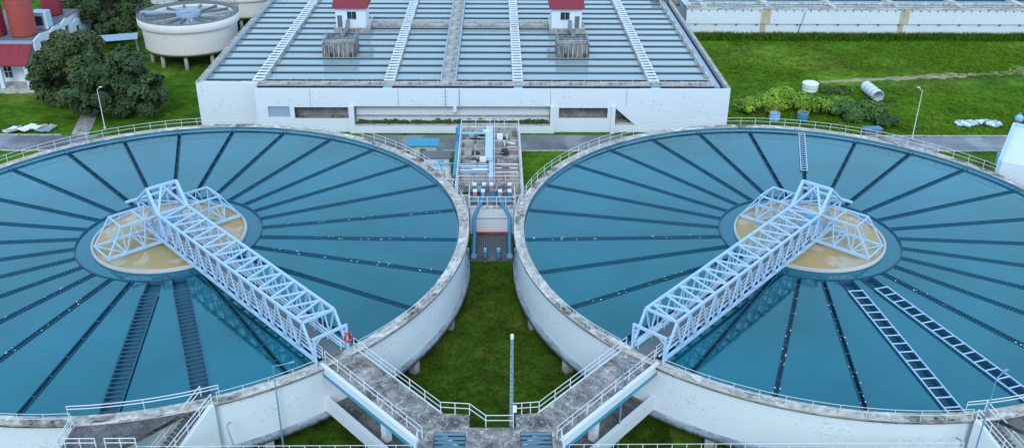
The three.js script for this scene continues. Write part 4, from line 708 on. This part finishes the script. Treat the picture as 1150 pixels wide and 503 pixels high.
// ------------------------------------------------------------------ trees, bushes, tufts
function leafGeo(clumps, count, size, seed, tone, droop = 0.4) {
  const r = rng(seed), pos = [], nor = [], col = [], idx = []; let vol = clumps.map(c => c[3] * c[3]), tot = vol.reduce((a, b) => a + b, 0), b = 0;
  const d = V(0, 0, 0), u = V(0, 0, 0), w = V(0, 0, 0), n = V(0, 0, 0);
  clumps.forEach((c, ci) => {
    const k = Math.round(count * vol[ci] / tot), ct = 0.75 + 0.5 * r(), yel = r();
    for (let i = 0; i < k; i++) {
      d.set(r() * 2 - 1, r() * 2 - 1, r() * 2 - 1); if (d.lengthSq() > 1 || d.lengthSq() < 0.01) { d.normalize(); } else d.normalize();
      if (d.y < -0.35 && r() < 0.6) d.y *= -1;
      const rad = c[3] * (0.55 + 0.5 * Math.sqrt(r())), x = c[0] + d.x * rad, y = c[1] + d.y * rad * 0.75, z = c[2] + d.z * rad;
      n.set(d.x * 0.6 + (r() - 0.5) * 1.1, d.y * 0.5 + 0.5 + (r() - 0.5) * 0.8, d.z * 0.6 + (r() - 0.5) * 1.1).normalize();
      u.set(r() - 0.5, r() - 0.5 - droop * 0.3, r() - 0.5).cross(n).normalize(); w.crossVectors(n, u);
      const s = size * (0.6 + 0.8 * r()), t = s * 0.55, f = ct * (0.7 + 0.6 * r()), yl = yel * 0.5 + r() * 0.4;
      const P = [[u.x * s, u.y * s, u.z * s], [w.x * t, w.y * t, w.z * t], [-u.x * s, -u.y * s, -u.z * s], [-w.x * t, -w.y * t, -w.z * t]];
      for (const q of P) { pos.push(x + q[0], y + q[1], z + q[2]); nor.push(n.x, n.y, n.z); col.push((tone[0] + tone[3] * yl) * f, (tone[1] + tone[4] * yl) * f, tone[2] * f); }
      idx.push(b, b + 1, b + 2, b, b + 2, b + 3); b += 4;
    }
  });
  const g = new THREE.BufferGeometry(); g.setAttribute('position', new THREE.Float32BufferAttribute(pos, 3)); g.setAttribute('normal', new THREE.Float32BufferAttribute(nor, 3)); g.setAttribute('color', new THREE.Float32BufferAttribute(col, 3)); g.setIndex(idx); return g;
}
M.leaf = new THREE.MeshPhysicalMaterial({ vertexColors: true, roughness: 0.75, side: THREE.DoubleSide });
function tree(x, z, h, rad, label, seed, tone, count, name = 'broadleaf_tree') {
  const T = thing(name, label, 'tree', [x, 0, z], 0, 'trees at the far left'), r = rng(seed), clumps = [], gs = [];
  const crown0 = h * 0.04;
  for (let k = 0; k < 85; k++) {
    const t = r(), a = r() * Math.PI * 2, y = crown0 + (h - crown0) * (0.08 + 0.86 * t), prof = Math.sqrt(Math.max(0.02, 1 - Math.pow((t - 0.38) / 0.66, 2))), rr = rad * prof * Math.sqrt(0.25 + 0.75 * r()) * (0.82 + 0.25 * Math.sin(a * 3 + seed)) * (r() < 0.16 ? 1.2 : 1);
    clumps.push([rr * Math.cos(a), y, rr * Math.sin(a) * 0.9, rad * (0.1 + 0.15 * r())]);
  }
  const seg = (a, b, r0, r1) => { const A = V(...a), B = V(...b), L = A.distanceTo(B), g = new THREE.CylinderGeometry(r1, r0, L, 7, 1); g.rotateX(Math.PI / 2); _m.lookAt(B, A, Math.abs(B.clone().sub(A).normalize().y) > 0.99 ? _x : _up); _m.setPosition(A.clone().add(B).multiplyScalar(0.5)); g.applyMatrix4(_m); return g; };
  const tr = h * 0.032; gs.push(seg([0, 0, 0], [0.2, h * 0.3, 0.1], tr * 1.4, tr), seg([0.2, h * 0.3, 0.1], [0, h * 0.75, 0], tr, tr * 0.3));
  for (let k = 0; k < 22; k++) { const c = clumps[k * 3]; gs.push(seg([0.15, h * (0.22 + 0.25 * r()), 0.08], [c[0] * 0.9, c[1], c[2] * 0.9], tr * 0.5, tr * 0.12)); }
  // cylinders run along -z of lookAt: orientation handled by the matrix
  mesh('trunk', mergeGeometries(gs), M.bark, T);
  mesh('crown', leafGeo(clumps, count, 0.34, seed + 1, tone), M.leaf, T);
}
const dk = [0.016, 0.045, 0.016, 0.035, 0.05], md = [0.035, 0.08, 0.015, 0.05, 0.05];
tree(-58.0, -53.5, 10.4, 7.0, 'large dark green tree nearest to the left tank', 101, dk, 26000);
tree(-66.6, -58.5, 11.4, 7.2, 'dark green tree beside the plant building', 102, [0.03, 0.06, 0.018, 0.045, 0.045], 22000);
tree(-73.5, -93, 13.5, 7.5, 'tall dark tree behind the awning, between the house and the round tank', 103, dk, 20000);
tree(-83, -108, 12, 6, 'dark tree at the top edge beside the pale storage building', 104, dk, 12000);
function bush(x, z, w, h, label, seed, tone, count, d = w) {
  const T = thing('bush', label, 'bush', [x, 0, z], 0, 'bushes at the field edge'), r = rng(seed), cl = [], gs = [];
  for (let k = 0; k < 26; k++) { const a = r() * 6.283, q = Math.sqrt(r()); cl.push([w * q * Math.cos(a), h * (0.25 + 0.65 * r() * (1 - 0.6 * q)), d * q * Math.sin(a), 0.35 + 0.5 * r() * h * 0.6]); }
  for (let k = 0; k < 8; k++) gs.push(rodG([0.1 * k - 0.4, 0, 0], [cl[k][0], cl[k][1], cl[k][2]], 0.05, 5));
  mesh('stem', mergeGeometries(gs), M.bark, T); mesh('foliage', leafGeo(cl, count, 0.24, seed + 1, tone), M.leaf, T);
}
const yg = [0.14, 0.27, 0.02, 0.1, 0.1];
bush(42.4, -53.5, 3.4, 3.6, 'yellow green bush at the corner of the basin building', 201, yg, 5200, 1.6);
bush(47.2, -55.4, 4.4, 3.8, 'yellow green bush behind the two barrels', 202, yg, 5200, 1.6);
bush(52.8, -54.0, 3.8, 3.2, 'low green bush right of the two barrels', 203, [0.1, 0.21, 0.016, 0.06, 0.06], 4800, 1.5);
bush(57.4, -51.2, 4.0, 3.4, 'dark green bush by the rim railing of the right tank', 204, [0.045, 0.12, 0.028, 0.04, 0.06], 6200, 2.0);
bush(60.8, -48.6, 2.2, 1.7, 'small dark bush nearest to the road', 205, [0.02, 0.065, 0.018, 0.02, 0.035], 3000, 1.2);
bush(58.2, -63.8, 2.6, 1.0, 'low bush beside the white drum', 206, [0.035, 0.085, 0.012, 0.04, 0.04], 2600, 1.2);
// planter greenery in front of the basin building
{
  const r = rng(77), cl = []; for (let k = 0; k < 150; k++) cl.push([-20.2 + 28.4 * k / 150, 0.2 + 0.35 * r() * r() + (r() < 0.1 ? 0.25 : 0), -0.4 + 0.9 * r(), 0.22 + 0.2 * r()]);
  const o = mesh('planter_plants', leafGeo(cl, 9000, 0.12, 78, md), M.leaf); o.position.set(0, 1.0, -46.3); o.userData = { label: 'strip of low green plants behind the low white wall', category: 'plants', kind: 'stuff' };
}
// grass tufts over the field and yard
{
  const g = new THREE.BufferGeometry(), pos = [], idx = []; const r = rng(301);
  for (let k = 0; k < 5; k++) { const a = k * 1.257 + r(), x = 0.1 * Math.cos(a), z = 0.1 * Math.sin(a), b = k * 3; pos.push(x - 0.04 * Math.sin(a), 0, z + 0.04 * Math.cos(a), x + 0.04 * Math.sin(a), 0, z - 0.04 * Math.cos(a), x * 2.6, 0.3 + 0.12 * r(), z * 2.6); idx.push(b, b + 1, b + 2); }
  g.setAttribute('position', new THREE.Float32BufferAttribute(pos, 3)); g.setIndex(idx); g.computeVertexNormals();
  const field = (name, n, pick, tone, label, s0) => {
    const m = new THREE.MeshPhysicalMaterial({ roughness: 1, specularIntensity: 0.15, side: THREE.DoubleSide }), I = new THREE.InstancedMesh(g, m, n), o = new THREE.Object3D(), c = new THREE.Color();
    for (let i = 0; i < n; i++) { const q = pick(); o.position.set(q[0], 0, q[1]); o.rotation.y = r() * 6.28; const s = s0 * (0.5 + r()); o.scale.set(s * 1.3, s, s * 1.3); o.updateMatrix(); I.setMatrixAt(i, o.matrix); const f = 0.6 + 0.8 * r(), y = r(); c.setRGB((tone[0] + 0.04 * y) * f, (tone[1] + 0.02 * y) * f, tone[2] * f); I.setColorAt(i, c); }
    I.name = name; I.userData = { label, category: 'grass', kind: 'stuff' }; scene.add(shade(I));
  };
  field('field_grass', 16000, () => { for (;;) { const x = 36 + 75 * r(), z = -97 + 53 * r(); const n = nB(x * 0.12 + 20, z * 0.12 + 20, 64); if (Math.abs(z + 69.5) < 3 && x > 57) continue; if (n > 0.9 * r()) return [x, z]; } }, [0.085, 0.19, 0.01], 'rough green grass over the field', 0.75);
  field('verge_grass', 5000, () => [40 + 72 * r(), -97.3 + 3.2 * r() * r()], [0.05, 0.13, 0.012], 'tall dark grass along the foot of the long white building', 1.9);
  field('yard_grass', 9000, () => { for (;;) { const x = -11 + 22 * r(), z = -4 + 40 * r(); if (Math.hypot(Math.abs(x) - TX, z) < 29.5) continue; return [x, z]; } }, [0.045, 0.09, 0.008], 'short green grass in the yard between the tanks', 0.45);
}

renderer.render(scene, camera);
